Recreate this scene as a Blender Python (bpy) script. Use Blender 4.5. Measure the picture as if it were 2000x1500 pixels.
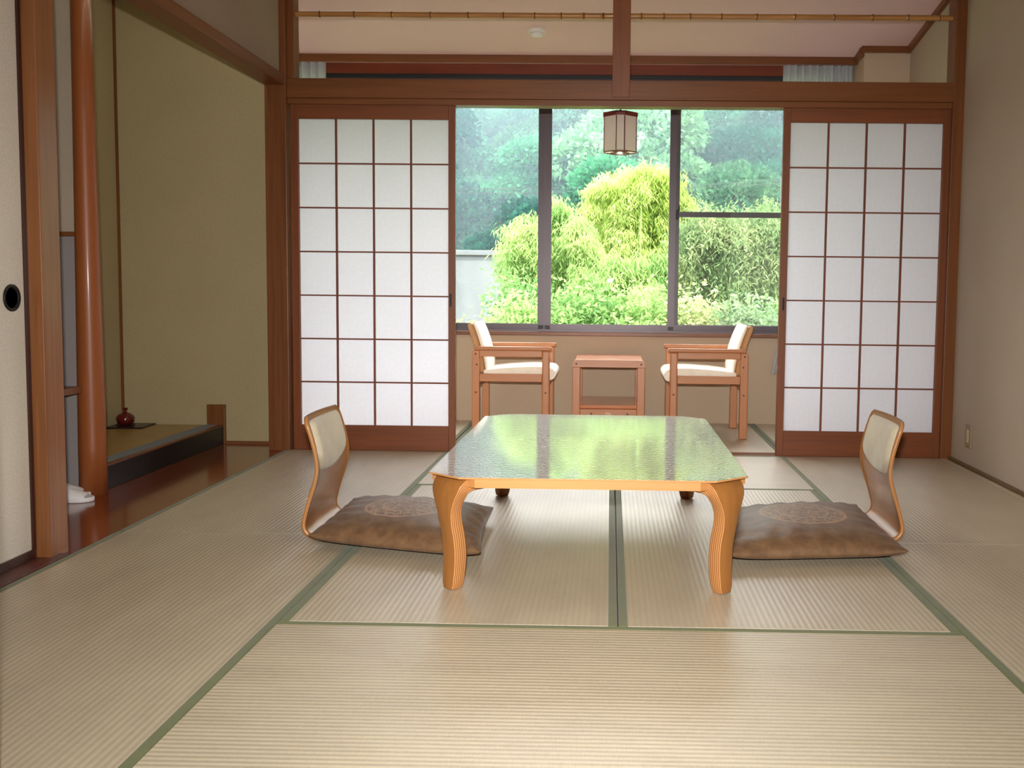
import bpy, math, random
import numpy as np
from mathutils import Matrix, Vector

# ------------------------------------------------------------------ camera, world, lights
for o in list(bpy.data.objects):
    bpy.data.objects.remove(o)
scn = bpy.context.scene
COL = scn.collection
random.seed(7)
RNG = np.random.default_rng(11)

F_PX, CX, CY = 1878.39, 1159.07, 703.01            # focal length and principal point of the (cropped) photograph
YAW, PITCH, ROLL = .0172, .0712, .0109
CAM = np.array([-.0302, 0., .8921])


def cam_rot():
    cy, sy, cp, sp, cr, sr = (math.cos(YAW), math.sin(YAW), math.cos(PITCH), math.sin(PITCH), math.cos(ROLL), math.sin(ROLL))
    A = np.array([[cy, sy, 0], [-sy, cy, 0], [0, 0, 1]])
    B = np.array([[1, 0, 0], [0, 0, -1], [0, 1, 0]])
    P = np.array([[1, 0, 0], [0, cp, -sp], [0, sp, cp]])
    Q = np.array([[cr, -sr, 0], [sr, cr, 0], [0, 0, 1]])
    return Q @ P @ B @ A


RC = cam_rot()


def at(u, v, ax, val):
    """point where the viewing ray of photo pixel (u, v) meets the plane axis ax = val"""
    d = RC.T @ np.array([(u - CX) / F_PX, (v - CY) / F_PX, 1.])
    return CAM + d * ((val - CAM[ax]) / d[ax])


cd = bpy.data.cameras.new('camera')
cam = bpy.data.objects.new('camera', cd)
COL.objects.link(cam)
cd.sensor_fit = 'HORIZONTAL'
cd.sensor_width = 36
cd.lens = F_PX * 36 / 2000
cd.shift_x = (1000 - CX) / 2000
cd.shift_y = (CY - 750) / 2000
cd.clip_start, cd.clip_end = .02, 500
m = Matrix(((RC[0][0], -RC[1][0], -RC[2][0], CAM[0]), (RC[0][1], -RC[1][1], -RC[2][1], CAM[1]),
            (RC[0][2], -RC[1][2], -RC[2][2], CAM[2]), (0, 0, 0, 1)))
cam.matrix_world = m
scn.camera = cam

world = bpy.data.worlds.new('overcast_sky')
scn.world = world
world.use_nodes = True
bg = world.node_tree.nodes['Background']
bg.inputs[0].default_value = (.93, .96, 1.0, 1)
bg.inputs[1].default_value = 6.2

sd = bpy.data.lights.new('sun', 'SUN')
sd.energy = 8.0
sd.angle = .05
sd.color = (1, .95, .84)
sun = bpy.data.objects.new('sun', sd)
COL.objects.link(sun)
sun.rotation_euler = Vector((-.45, .60, -1.0)).to_track_quat('-Z', 'Y').to_euler()

fd = bpy.data.lights.new('camera_flash', 'AREA')          # the pop-up flash mirrored in the window pane
fd.shape = 'RECTANGLE'
fd.size, fd.size_y = .06, .03
fd.energy = 24
fd.color = (1, .98, .95)
fd.spread = math.radians(92)
flash = bpy.data.objects.new('camera_flash', fd)
COL.objects.link(flash)
flash.location = (-.045, -.02, 1.04)
flash.rotation_euler = (math.radians(79), 0, math.radians(2))

pd = bpy.data.lights.new('window_portal', 'AREA')         # only guides the sampling of the sky through the window
pd.shape = 'RECTANGLE'
pd.size, pd.size_y = 3.8, 1.75
pd.cycles.is_portal = True
portal = bpy.data.objects.new('window_portal', pd)
COL.objects.link(portal)
portal.location = (-.35, 6.66, 1.5)
portal.rotation_euler = (math.radians(-90), 0, 0)

vs = scn.view_settings
vs.view_transform = 'Standard'
vs.look = 'None'
vs.gamma = 1
vs.use_curve_mapping = False
vs.exposure = 1.0
scn.display_settings.display_device = 'sRGB'
cy = scn.cycles
cy.use_denoising = True
cy.adaptive_threshold = .02
cy.max_bounces = 10
cy.diffuse_bounces = 5
cy.glossy_bounces = 4
cy.transmission_bounces = 8
cy.transparent_max_bounces = 24
cy.volume_bounces = 1
cy.sample_clamp_indirect = 6
cy.caustics_reflective = False
cy.caustics_refractive = False


# ------------------------------------------------------------------ materials
def c(r, g, b):
    f = lambda x: (x / 255 / 12.92) if x / 255 <= .04045 else ((x / 255 + .055) / 1.055) ** 2.4
    return (f(r), f(g), f(b), 1)


class NT:
    def __init__(self, name):
        self.m = bpy.data.materials.new(name)
        self.m.use_nodes = True
        self.t = self.m.node_tree
        self.t.nodes.clear()
        self.out = self.n('ShaderNodeOutputMaterial')

    def n(self, typ, **kw):
        nd = self.t.nodes.new(typ)
        for k, v in kw.items():
            if k.startswith('i_'):
                nd.inputs[k[2:].replace('_', ' ')].default_value = v
            else:
                setattr(nd, k, v)
        return nd

    def l(self, a, b):
        self.t.links.new(a, b)

    def math(self, op, a, b=None, c_=None):
        nd = self.n('ShaderNodeMath', operation=op)
        for i, x in enumerate((a, b, c_)):
            if x is None:
                continue
            if isinstance(x, (int, float)):
                nd.inputs[i].default_value = x
            else:
                self.l(x, nd.inputs[i])
        return nd.outputs[0]

    def coords(self, scale=(1, 1, 1), kind='Object', loc=(0, 0, 0), rot=(0, 0, 0)):
        tc = self.n('ShaderNodeTexCoord')
        mp = self.n('ShaderNodeMapping')
        mp.inputs['Scale'].default_value = scale
        mp.inputs['Location'].default_value = loc
        mp.inputs['Rotation'].default_value = rot
        self.l(tc.outputs[kind], mp.inputs['Vector'])
        return mp.outputs[0]

    def noise(self, vec, scale=5, detail=3, rough=.5, dist=0):
        nd = self.n('ShaderNodeTexNoise')
        nd.inputs['Scale'].default_value = scale
        nd.inputs['Detail'].default_value = detail
        nd.inputs['Roughness'].default_value = rough
        nd.inputs['Distortion'].default_value = dist
        self.l(vec, nd.inputs['Vector'])
        return nd.outputs['Fac']

    def ramp(self, fac, stops):
        nd = self.n('ShaderNodeValToRGB')
        e = nd.color_ramp.elements
        while len(e) < len(stops):
            e.new(.5)
        for el, (p, col) in zip(e, stops):
            el.position = p
            el.color = col
        self.l(fac, nd.inputs[0])
        return nd.outputs[0]

    def mix(self, fac, a, b):
        nd = self.n('ShaderNodeMix', data_type='RGBA')
        for s, x in ((nd.inputs[0], fac), (nd.inputs[6], a), (nd.inputs[7], b)):
            if isinstance(x, (tuple, int, float)):
                s.default_value = x
            else:
                self.l(x, s)
        return nd.outputs[2]

    def bump(self, height, strength=.2, dist=.01):
        nd = self.n('ShaderNodeBump')
        nd.inputs['Strength'].default_value = strength
        nd.inputs['Distance'].default_value = dist
        self.l(height, nd.inputs['Height'])
        return nd.outputs[0]

    def pbr(self, col, rough=.5, normal=None, spec=.5, coat=0, coat_rough=.1, metal=0, **kw):
        p = self.n('ShaderNodeBsdfPrincipled')
        if isinstance(col, tuple):
            p.inputs['Base Color'].default_value = col
        else:
            self.l(col, p.inputs['Base Color'])
        if isinstance(rough, (int, float)):
            p.inputs['Roughness'].default_value = rough
        else:
            self.l(rough, p.inputs['Roughness'])
        p.inputs['Specular IOR Level'].default_value = spec
        p.inputs['Coat Weight'].default_value = coat
        p.inputs['Coat Roughness'].default_value = coat_rough
        p.inputs['Metallic'].default_value = metal
        if normal is not None:
            self.l(normal, p.inputs['Normal'])
        self.l(p.outputs[0], self.out.inputs[0])
        self.p = p
        return self.m


def shade(col, k):
    return (col[0] * k, col[1] * k, col[2] * k, 1)


def wood(name, col, axis='X', rough=.38, coat=0., contrast=.35, spec=.4, fine=1.):
    t = NT(name)
    s = {'X': (1.2, 38, 38), 'Y': (38, 1.2, 38), 'Z': (38, 38, 1.2)}[axis]
    s = tuple(v * fine for v in s)
    g = t.noise(t.coords(s), 1.6, 5, .62, .3)
    big = t.noise(t.coords(tuple(v * .22 for v in s)), 1.5, 2, .5, .6)
    f = t.math('ADD', t.math('MULTIPLY', g, .6), t.math('MULTIPLY', big, .4))
    colr = t.ramp(f, [(.30, shade(col, 1 - contrast)), (.5, col), (.72, shade(col, 1 + contrast * .8))])
    return t.pbr(colr, rough, t.bump(g, .08, .002), spec, coat, .12)


def plaster(name, col, grain=240, amt=.10, bump=.12, rough=.9):
    t = NT(name)
    v = t.coords()
    a = t.noise(v, grain, 3, .6)
    b = t.noise(v, 2.2, 3, .5)
    f = t.math('ADD', t.math('MULTIPLY', a, .7), t.math('MULTIPLY', b, .3))
    colr = t.ramp(f, [(.3, shade(col, 1 - amt)), (.7, shade(col, 1 + amt))])
    return t.pbr(colr, rough, t.bump(a, bump, .002), .2)


def plain(name, col, rough=.5, spec=.5, coat=0, metal=0):
    return NT(name).pbr(col, rough, None, spec, coat, .1, metal)


M = {}
WOODC = c(116, 68, 34)
for ax in 'XYZ':
    M['wood' + ax] = wood('stained_cedar_' + ax, WOODC, ax)
    M['frame' + ax] = wood('shoji_frame_wood_' + ax, c(118, 64, 32), ax, .42)
    M['chair' + ax] = wood('armchair_wood_' + ax, c(184, 122, 80), ax, .36, contrast=.18)
    M['lattice' + ax] = wood('lattice_wood_' + ax, c(112, 56, 32), ax, .5)
M['pillar'] = wood('polished_pillar_wood', c(148, 82, 41), 'Z', .42, .10, .20)
M['post'] = wood('straight_grain_post_wood', c(138, 86, 48), 'Z', .36, .1, .30, fine=1.5)
M['floor_wood'] = wood('polished_floor_wood', c(124, 56, 26), 'Y', .16, .6, .35)
M['fusuma_sill'] = wood('dark_sill_wood', c(96, 52, 44), 'Y', .4)
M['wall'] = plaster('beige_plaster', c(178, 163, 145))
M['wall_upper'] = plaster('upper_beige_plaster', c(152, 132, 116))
M['alcove_wall'] = plaster('olive_sand_plaster', c(172, 156, 118), 160, .12, .2)
M['bay_wall'] = plaster('bay_beige_plaster', c(188, 168, 144), 200, .06, .08)
M['ceiling'] = plaster('bay_ceiling_paper', c(220, 187, 184), 120, .03, .04)
M['room_ceiling'] = plaster('room_ceiling_board', c(200, 172, 136), 80, .05, .03)
M['grey_panel'] = plaster('grey_panel_face', c(150, 142, 140), 200, .05, .05)
M['fusuma'] = plaster('fusuma_paper', c(212, 204, 190), 130, .12, .08)
M['black'] = plain('black_lacquer', c(14, 14, 16), .4, .35, .1)
M['dark_metal'] = plain('dark_metal', c(40, 36, 38), .35, .5, 0, .6)
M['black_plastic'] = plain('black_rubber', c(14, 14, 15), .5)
M['sash'] = plain('bronze_aluminium', c(80, 70, 74), .38, .5, 0, .35)
M['white_plastic'] = plain('white_plastic', c(226, 222, 214), .45)
M['plate'] = plain('outlet_plate', c(150, 134, 108), .5)
M['plate_in'] = plain('outlet_insert', c(205, 186, 146), .45)
M['vase'] = plain('dark_red_glaze', c(92, 22, 20), .12, .5, .5)
M['slipper'] = plain('white_vinyl', c(232, 230, 228), .42)
M['plug'] = plain('dark_wood_plug', c(40, 16, 8), .5)
M['cap_wood'] = plain('lantern_lacquer', c(104, 34, 18), .3, .5, .2)
M['mark'] = plain('pale_mark', c(226, 220, 200), .5)


def tatami_mat(name, col):
    t = NT(name)
    tc = t.n('ShaderNodeTexCoord')
    sep = t.n('ShaderNodeSeparateXYZ')
    t.l(tc.outputs['Object'], sep.inputs[0])
    s = t.math('SINE', t.math('MULTIPLY', sep.outputs[1], 2 * math.pi / .0172))
    ridge = t.math('MULTIPLY_ADD', s, .5, .5)
    strand = t.noise(t.coords((420, 28, 28)), 1, 3, .6)
    wear = t.noise(t.coords((2.2, 7, 1)), 1.3, 3, .5)
    colr = t.ramp(t.math('ADD', t.math('MULTIPLY', strand, .55), t.math('MULTIPLY', wear, .45)),
                  [(.3, shade(col, .82)), (.5, col), (.72, shade(col, 1.14))])
    colr = t.mix(t.math('MULTIPLY', t.math('SUBTRACT', 1.0, ridge), .20), colr, shade(col, .62))
    h = t.math('ADD', ridge, t.math('MULTIPLY', strand, .5))
    return t.pbr(colr, .42, t.bump(h, .45, .0016), .9, .55, .36)


M['tatami'] = tatami_mat('woven_rush', c(192, 178, 152))
M['toko_mat'] = tatami_mat('yellow_rush', c(170, 134, 58))


def cloth(name, col, scale=600, rough=.75):
    t = NT(name)
    a = t.noise(t.coords(), scale, 2, .5)
    b = t.noise(t.coords(), 14, 2, .5)
    colr = t.ramp(t.math('ADD', t.math('MULTIPLY', a, .6), t.math('MULTIPLY', b, .4)), [(.3, shade(col, .82)), (.7, shade(col, 1.15))])
    m_ = t.pbr(colr, rough, t.bump(a, .15, .001), .3)
    t.p.inputs['Sheen Weight'].default_value = .15
    return m_


M['border'] = cloth('green_border_cloth', c(94, 98, 56), 500)
M['toko_border'] = cloth('dark_border_cloth', c(62, 66, 48), 500)
M['pad'] = cloth('oatmeal_fabric', c(196, 184, 158), 420)
M['cream'] = cloth('cream_fabric', c(246, 236, 216), 300, .6)
M['tan'] = cloth('tan_fabric', c(196, 146, 98), 300, .7)


def paper(name, col, trans):
    t = NT(name)
    n = t.noise(t.coords((1, 1, 1)), 60, 3, .6)
    colr = t.ramp(n, [(.3, shade(col, .95)), (.7, col)])
    d = t.n('ShaderNodeBsdfDiffuse')
    tr = t.n('ShaderNodeBsdfTranslucent')
    t.l(colr, d.inputs[0])
    t.l(colr, tr.inputs[0])
    mx = t.n('ShaderNodeMixShader')
    mx.inputs[0].default_value = trans
    t.l(d.outputs[0], mx.inputs[1])
    t.l(tr.outputs[0], mx.inputs[2])
    t.l(mx.outputs[0], t.out.inputs[0])
    return t.m


M['paper'] = paper('shoji_paper', c(228, 228, 236), .5)
M['lantern_paper'] = paper('lantern_paper', c(240, 228, 218), .5)
M['curtain'] = paper('white_lace', c(226, 230, 236), .55)


def glass():
    t = NT('window_glass')
    g = t.n('ShaderNodeNewGeometry')
    d = t.n('ShaderNodeVectorMath', operation='DOT_PRODUCT')
    t.l(g.outputs['Normal'], d.inputs[0])
    t.l(g.outputs['Incoming'], d.inputs[1])
    k = t.math('SUBTRACT', 1.0, t.math('ABSOLUTE', d.outputs['Value']))
    fr = t.math('MULTIPLY_ADD', t.math('POWER', k, 5.0), .95, .042)
    tr = t.n('ShaderNodeBsdfTransparent')
    tr.inputs[0].default_value = (.97, .985, .98, 1)
    gl = t.n('ShaderNodeBsdfGlossy')
    gl.inputs['Roughness'].default_value = .0
    mx = t.n('ShaderNodeMixShader')
    t.l(fr, mx.inputs[0])
    t.l(tr.outputs[0], mx.inputs[1])
    t.l(gl.outputs[0], mx.inputs[2])
    t.l(mx.outputs[0], t.out.inputs[0])
    return t.m


M['glass'] = glass()


def net():
    t = NT('insect_net')
    tr = t.n('ShaderNodeBsdfTransparent')
    d = t.n('ShaderNodeBsdfDiffuse')
    d.inputs[0].default_value = c(150, 152, 150)
    mx = t.n('ShaderNodeMixShader')
    mx.inputs[0].default_value = .28
    t.l(tr.outputs[0], mx.inputs[1])
    t.l(d.outputs[0], mx.inputs[2])
    t.l(mx.outputs[0], t.out.inputs[0])
    return t.m


M['net'] = net()


def emit(name, col, strength):
    t = NT(name)
    e = t.n('ShaderNodeEmission')
    e.inputs[0].default_value = col
    e.inputs[1].default_value = strength
    t.l(e.outputs[0], t.out.inputs[0])
    return t.m


M['lamp'] = emit('lamp_diffuser', (1, .93, .84, 1), 2.0)
M['tube'] = emit('alcove_tube', (.98, 1, .78, 1), 5.0)
M['bulb'] = emit('small_bulb', (1, .86, .6, 1), 3.0)


def tabletop():
    t = NT('lacquered_tabletop')
    w = t.n('ShaderNodeTexWave', wave_type='RINGS', rings_direction='Y')
    w.inputs['Scale'].default_value = 3.0
    w.inputs['Distortion'].default_value = 9
    w.inputs['Detail'].default_value = 3
    w.inputs['Detail Scale'].default_value = 1.6
    t.l(t.coords((18, 3.0, 18), rot=(0, 0, math.radians(90))), w.inputs['Vector'])
    g = t.noise(t.coords((5, 70, 40)), 1.5, 4, .6)
    fg = t.noise(t.coords((70, 260, 60)), 1.0, 3, .6, .5)
    f = t.math('ADD', t.math('MULTIPLY', w.outputs['Fac'], .35), t.math('ADD', t.math('MULTIPLY', g, .4), t.math('MULTIPLY', fg, .35)))
    colr = t.ramp(f, [(.3, c(128, 98, 84)), (.55, c(160, 130, 114)), (.75, c(184, 158, 140))])
    pore = t.math('GREATER_THAN', t.math('ADD', t.math('MULTIPLY', w.outputs['Fac'], .4), t.math('MULTIPLY', fg, .8)), .70)
    colr = t.mix(t.math('MULTIPLY', pore, .75), colr, c(232, 228, 220))
    m_ = t.pbr(colr, .22, t.bump(f, .5, .006), .8, 1.0, .07)
    t.p.inputs['Coat IOR'].default_value = 1.75
    return m_


M['tabletop'] = tabletop()
M['bent'] = wood('bentwood_face', c(142, 92, 44), 'Z', .34, .1, .22)
M['bentX'] = wood('apron_wood', c(184, 128, 74), 'X', .34, .2, .2)


def laminate():
    t = NT('laminated_edge')
    tc = t.n('ShaderNodeTexCoord')
    sep = t.n('ShaderNodeSeparateXYZ')
    t.l(tc.outputs['UV'], sep.inputs[0])
    s = t.math('SINE', t.math('MULTIPLY', sep.outputs[1], 2 * math.pi * 6))
    colr = t.ramp(t.math('MULTIPLY_ADD', s, .5, .5), [(.1, c(142, 88, 46)), (.5, c(172, 114, 64)), (.9, c(192, 140, 88))])
    return t.pbr(colr, .34, None, .4, .2)


M['laminate'] = laminate()


def cushion_mat():
    t = NT('brown_satin_with_emblem')
    tc = t.n('ShaderNodeTexCoord')
    sep = t.n('ShaderNodeSeparateXYZ')
    t.l(tc.outputs['Object'], sep.inputs[0])
    x, y = sep.outputs[0], sep.outputs[1]
    r = t.math('SQRT', t.math('ADD', t.math('MULTIPLY', x, x), t.math('MULTIPLY', y, y)))
    inside = t.math('LESS_THAN', r, .155)
    up = t.math('GREATER_THAN', sep.outputs[2], .03)
    vo = t.n('ShaderNodeTexVoronoi', feature='DISTANCE_TO_EDGE')
    vo.inputs['Scale'].default_value = 34
    t.l(t.coords((1, 1, .001)), vo.inputs['Vector'])
    lines = t.math('LESS_THAN', vo.outputs['Distance'], .07)
    swirl = t.math('GREATER_THAN', t.noise(t.coords((1, 1, .001)), 46, 2, .5, 2.2), .60)
    pat = t.math('MAXIMUM', lines, swirl)
    ring = t.math('LESS_THAN', t.math('ABSOLUTE', t.math('SUBTRACT', r, .150)), .005)
    ring2 = t.math('LESS_THAN', t.math('ABSOLUTE', t.math('SUBTRACT', r, .088)), .003)
    pat = t.math('MAXIMUM', t.math('MAXIMUM', ring, ring2), t.math('MULTIPLY', pat, .85))
    mask = t.math('MULTIPLY', t.math('MULTIPLY', inside, up), pat)
    n = t.noise(t.coords(), 26, 3, .6)
    base = t.ramp(n, [(.3, c(92, 67, 46)), (.7, c(120, 90, 62))])
    colr = t.mix(mask, base, c(160, 122, 86))
    m_ = t.pbr(colr, .46, t.bump(t.noise(t.coords(), 700, 2, .5), .06, .001), .3)
    t.p.inputs['Sheen Weight'].default_value = .05
    return m_


M['cushion'] = cushion_mat()


def leaf(name, col, col2, trans=.4, seed=0.):
    t = NT(name)
    n = t.noise(t.coords((1, 1, 1), loc=(seed, 0, 0)), 2.3, 3, .6)
    oi = t.n('ShaderNodeObjectInfo')
    f = t.math('ADD', n, t.math('MULTIPLY', t.math('SUBTRACT', oi.outputs['Random'], .5), .5))
    colr = t.ramp(f, [(.25, col), (.75, col2)])
    d = t.n('ShaderNodeBsdfDiffuse')
    tr = t.n('ShaderNodeBsdfTranslucent')
    t.l(colr, d.inputs[0])
    t.l(colr, tr.inputs[0])
    mx = t.n('ShaderNodeMixShader')
    mx.inputs[0].default_value = trans
    t.l(d.outputs[0], mx.inputs[1])
    t.l(tr.outputs[0], mx.inputs[2])
    t.l(mx.outputs[0], t.out.inputs[0])
    return t.m


M['leaf_hill0'] = leaf('hill_tree_leaves_dark', c(14, 52, 46), c(42, 94, 72))
M['leaf_hill1'] = leaf('hill_tree_leaves_mid', c(26, 76, 58), c(72, 130, 92))
M['leaf_hill2'] = leaf('hill_tree_leaves_pale', c(44, 86, 62), c(104, 146, 104))
M['leaf_bamboo'] = leaf('yellow_bamboo_leaves', c(152, 174, 86), c(212, 224, 158), .5)
M['leaf_bamboo_g'] = leaf('green_bamboo_leaves', c(104, 144, 78), c(176, 196, 124), .5)
M['leaf_mixed'] = leaf('mixed_shrub_leaves', c(116, 142, 94), c(192, 196, 142), .45)
M['leaf_shrub'] = leaf('garden_shrub_leaves', c(66, 114, 62), c(146, 176, 108), .45)
M['leaf_pale'] = leaf('pale_shrub_leaves', c(84, 120, 80), c(150, 168, 130), .45)
M['bark'] = plain('bark', c(92, 84, 70), .9, .2)
M['culm'] = plain('bamboo_culm', c(120, 150, 70), .4)
M['ground'] = plaster('garden_soil', c(86, 96, 60), 6, .3, .3)
M['hill'] = plaster('hill_undergrowth', c(52, 84, 48), 3, .35, .3)


def concrete():
    t = NT('weathered_concrete')
    a = t.noise(t.coords((1, 1, .25)), 1.6, 5, .6, .4)
    b = t.noise(t.coords(), 30, 3, .6)
    colr = t.ramp(t.math('ADD', t.math('MULTIPLY', a, .75), t.math('MULTIPLY', b, .25)),
                  [(.32, c(66, 68, 69)), (.5, c(84, 87, 88)), (.7, c(93, 95, 95))])
    return t.pbr(colr, .9, t.bump(b, .2, .01), .2)


M['concrete'] = concrete()


def bamboo_pole():
    t = NT('dry_bamboo')
    g = t.noise(t.coords((2, 60, 60)), 1.4, 3, .6)
    return t.pbr(t.ramp(g, [(.3, c(150, 100, 52)), (.7, c(188, 136, 78))]), .36, None, .4, .1)


M['bamboo_pole'] = bamboo_pole()

# ------------------------------------------------------------------ mesh helpers
ORG = {}                                             # world origin of every object that parents others


def mk(name, verts, faces, mat, parent=None, origin=None, smooth=False, uvs=None, mats=None, fmat=None):
    verts = np.asarray(verts, float)
    if origin is None:
        origin = (verts.min(0) + verts.max(0)) / 2
    origin = np.asarray(origin, float)
    me = bpy.data.meshes.new(name)
    me.from_pydata((verts - origin).tolist(), [], faces)
    for mt in (mats or [mat]):
        me.materials.append(mt)
    if fmat is not None:
        me.polygons.foreach_set('material_index', fmat)
    if smooth:
        me.polygons.foreach_set('use_smooth', [True] * len(me.polygons))
    if uvs is not None:
        ul = me.uv_layers.new(name='UVMap')
        ul.data.foreach_set('uv', np.asarray(uvs, float).ravel())
    me.update()
    ob = bpy.data.objects.new(name, me)
    COL.objects.link(ob)
    ORG[ob.name] = origin
    if parent is not None:
        ob.parent = parent
        ob.location = origin - ORG[parent.name]
    else:
        ob.location = origin
    return ob


def root(name, loc, label=None, cat=None, group=None, kind=None):
    o = bpy.data.objects.new(name, None)
    o.empty_display_size = .1
    COL.objects.link(o)
    o.location = loc
    ORG[o.name] = np.asarray(loc, float)
    tag(o, label, cat, group, kind)
    return o


def tag(o, label=None, cat=None, group=None, kind=None):
    if label:
        o['label'] = label
    if cat:
        o['category'] = cat
    if group:
        o['group'] = group
    if kind:
        o['kind'] = kind
    return o


BOXF = [(0, 3, 2, 1), (4, 5, 6, 7), (0, 1, 5, 4), (1, 2, 6, 5), (2, 3, 7, 6), (3, 0, 4, 7)]


def boxv(x0, x1, y0, y1, z0, z1):
    return [(x0, y0, z0), (x1, y0, z0), (x1, y1, z0), (x0, y1, z0), (x0, y0, z1), (x1, y0, z1), (x1, y1, z1), (x0, y1, z1)]


def bevel(o, w, seg=2):
    b = o.modifiers.new('bevel', 'BEVEL')
    b.width = w
    b.segments = seg
    b.limit_method = 'ANGLE'
    return o


def box(name, x0, x1, y0, y1, z0, z1, mat, parent=None, bev=0, seg=2):
    o = mk(name, boxv(x0, x1, y0, y1, z0, z1), BOXF, mat, parent)
    if bev:
        bevel(o, bev, seg)
    return o


def multi(boxes):
    V, Fc = [], []
    for b in boxes:
        n = len(V)
        V += boxv(*b)
        Fc += [tuple(i + n for i in f) for f in BOXF]
    return V, Fc


def prism(poly, z0, z1):
    n = len(poly)
    V = [(x, y, z0) for x, y in poly] + [(x, y, z1) for x, y in poly]
    Fc = [tuple(range(n - 1, -1, -1)), tuple(range(n, 2 * n))] + [(i, (i + 1) % n, n + (i + 1) % n, n + i) for i in range(n)]
    return V, Fc


def extrude_y(poly, y0, y1):
    """polygon in (x, z), extruded along y"""
    n = len(poly)
    V = [(x, y0, z) for x, z in poly] + [(x, y1, z) for x, z in poly]
    Fc = [tuple(range(n)), tuple(range(2 * n - 1, n - 1, -1))] + [(i, n + i, n + (i + 1) % n, (i + 1) % n) for i in range(n)]
    return V, Fc


def lathe(prof, center, axis='Z', seg=32):
    """prof: list of (radius, height)"""
    V, Fc = [], []
    for r, h in prof:
        for k in range(seg):
            a = 2 * math.pi * k / seg
            p = (r * math.cos(a), r * math.sin(a), h)
            if axis == 'X':
                p = (p[2], p[0], p[1])
            elif axis == 'Y':
                p = (p[1], p[2], p[0])
            V.append((p[0] + center[0], p[1] + center[1], p[2] + center[2]))
    for i in range(len(prof) - 1):
        for k in range(seg):
            k2 = (k + 1) % seg
            Fc.append((i * seg + k, i * seg + k2, (i + 1) * seg + k2, (i + 1) * seg + k))
    Fc.append(tuple(range(seg - 1, -1, -1)))
    Fc.append(tuple((len(prof) - 1) * seg + k for k in range(seg)))
    return V, Fc


def tube(pts, r0, r1=None, seg=8):
    pts = np.asarray(pts, float)
    r1 = r0 if r1 is None else r1
    V, Fc = [], []
    n = len(pts)
    up = np.array([.13, .97, .2])
    for i in range(n):
        t = pts[min(i + 1, n - 1)] - pts[max(i - 1, 0)]
        t /= np.linalg.norm(t)
        a = np.cross(t, up)
        a /= np.linalg.norm(a)
        b = np.cross(t, a)
        r = r0 + (r1 - r0) * i / max(n - 1, 1)
        for k in range(seg):
            w = 2 * math.pi * k / seg
            V.append(tuple(pts[i] + r * (math.cos(w) * a + math.sin(w) * b)))
    for i in range(n - 1):
        for k in range(seg):
            k2 = (k + 1) % seg
            Fc.append((i * seg + k, i * seg + k2, (i + 1) * seg + k2, (i + 1) * seg + k))
    Fc.append(tuple(range(seg - 1, -1, -1)))
    Fc.append(tuple((n - 1) * seg + k for k in range(seg)))
    return V, Fc


def spline(P, n):
    """Catmull-Rom through the points P, n samples"""
    P = np.asarray(P, float)
    Q = np.vstack([2 * P[0] - P[1], P, 2 * P[-1] - P[-2]])
    out = []
    for s in np.linspace(0, len(P) - 1 - 1e-9, n):
        i = int(s)
        t = s - i
        p0, p1, p2, p3 = Q[i], Q[i + 1], Q[i + 2], Q[i + 3]
        out.append(.5 * ((2 * p1) + (-p0 + p2) * t + (2 * p0 - 5 * p1 + 4 * p2 - p3) * t * t + (-p0 + 3 * p1 - 3 * p2 + p3) * t ** 3))
    return np.array(out)


# ------------------------------------------------------------------ the room shell
S0 = 5.2547                                          # room face of the sliding-screen line
XR, XL = 1.82, -1.82
TRIM = [0]


def trim(label, x0, x1, y0, y1, z0, z1, mat, bev=.002):
    TRIM[0] += 1
    o = box('trim_%d' % TRIM[0], x0, x1, y0, y1, z0, z1, mat, None, bev)
    return tag(o, label, None, None, 'structure')


def wall(side, label, x0, x1, y0, y1, z0, z1, mat):
    o = box('wall_' + side, x0, x1, y0, y1, z0, z1, mat)
    return tag(o, label, None, None, 'structure')


# floor: eight woven mats in the room, three in the bay, boards elsewhere
floor = root('floor', (0, 3.4, 0), 'floor of pale woven rush mats with green cloth borders', None, None, 'structure')
box('subfloor', -3.0, 2.1, -1.6, 6.7, -.2, -.05, M['woodY'], floor)
TH = .055
BW = .0265


def mat_piece(cx, cy, L, W, along, sides=(1, 1)):
    """one mat, centre (cx, cy), local x along its length; the cloth borders run along the long edges"""
    g = .0018
    me_v, me_f = prism([(-L / 2 + g, -W / 2 + BW), (L / 2 - g, -W / 2 + BW), (L / 2 - g, W / 2 - BW), (-L / 2 + g, W / 2 - BW)], -TH, 0)
    o = mk('tatami_mat', np.array(me_v), me_f, M['tatami'], None, origin=(0, 0, 0))
    o.parent = floor
    o.location = np.array((cx, cy, 0)) - ORG[floor.name]
    o.rotation_euler = (0, 0, 0 if along == 'X' else math.pi / 2)
    for s, on in zip((-1, 1), sides):
        y0, y1 = sorted((s * (W / 2 - BW), s * (W / 2 - g)))
        b = mk('cloth_border' if on else 'plain_edge', boxv(-L / 2 + g, L / 2 - g, y0, y1, -TH, .0012), BOXF, M['border'] if on else M['tatami'], None, origin=(0, 0, 0))
        bevel(b, .0035, 2)
        b.parent = o
    return o


A = .91
mat_piece(0, 2.5135 - .455, 1.82, .91, 'X')
mat_piece(-.455, 2.5135 + .91, 1.82, .91, 'Y')
mat_piece(.455, 2.5135 + .91, 1.82, .91, 'Y')
mat_piece(0, 4.3335 + .4575, 1.82, .915, 'X')
for s in (-1, 1):
    mat_piece(s * 1.365, 3.4295 - .915, 1.83, .91, 'Y', (s < 0, 1))
    mat_piece(s * 1.365, 3.4295 + .91, 1.82, .91, 'Y', (s < 0, 1))
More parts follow.
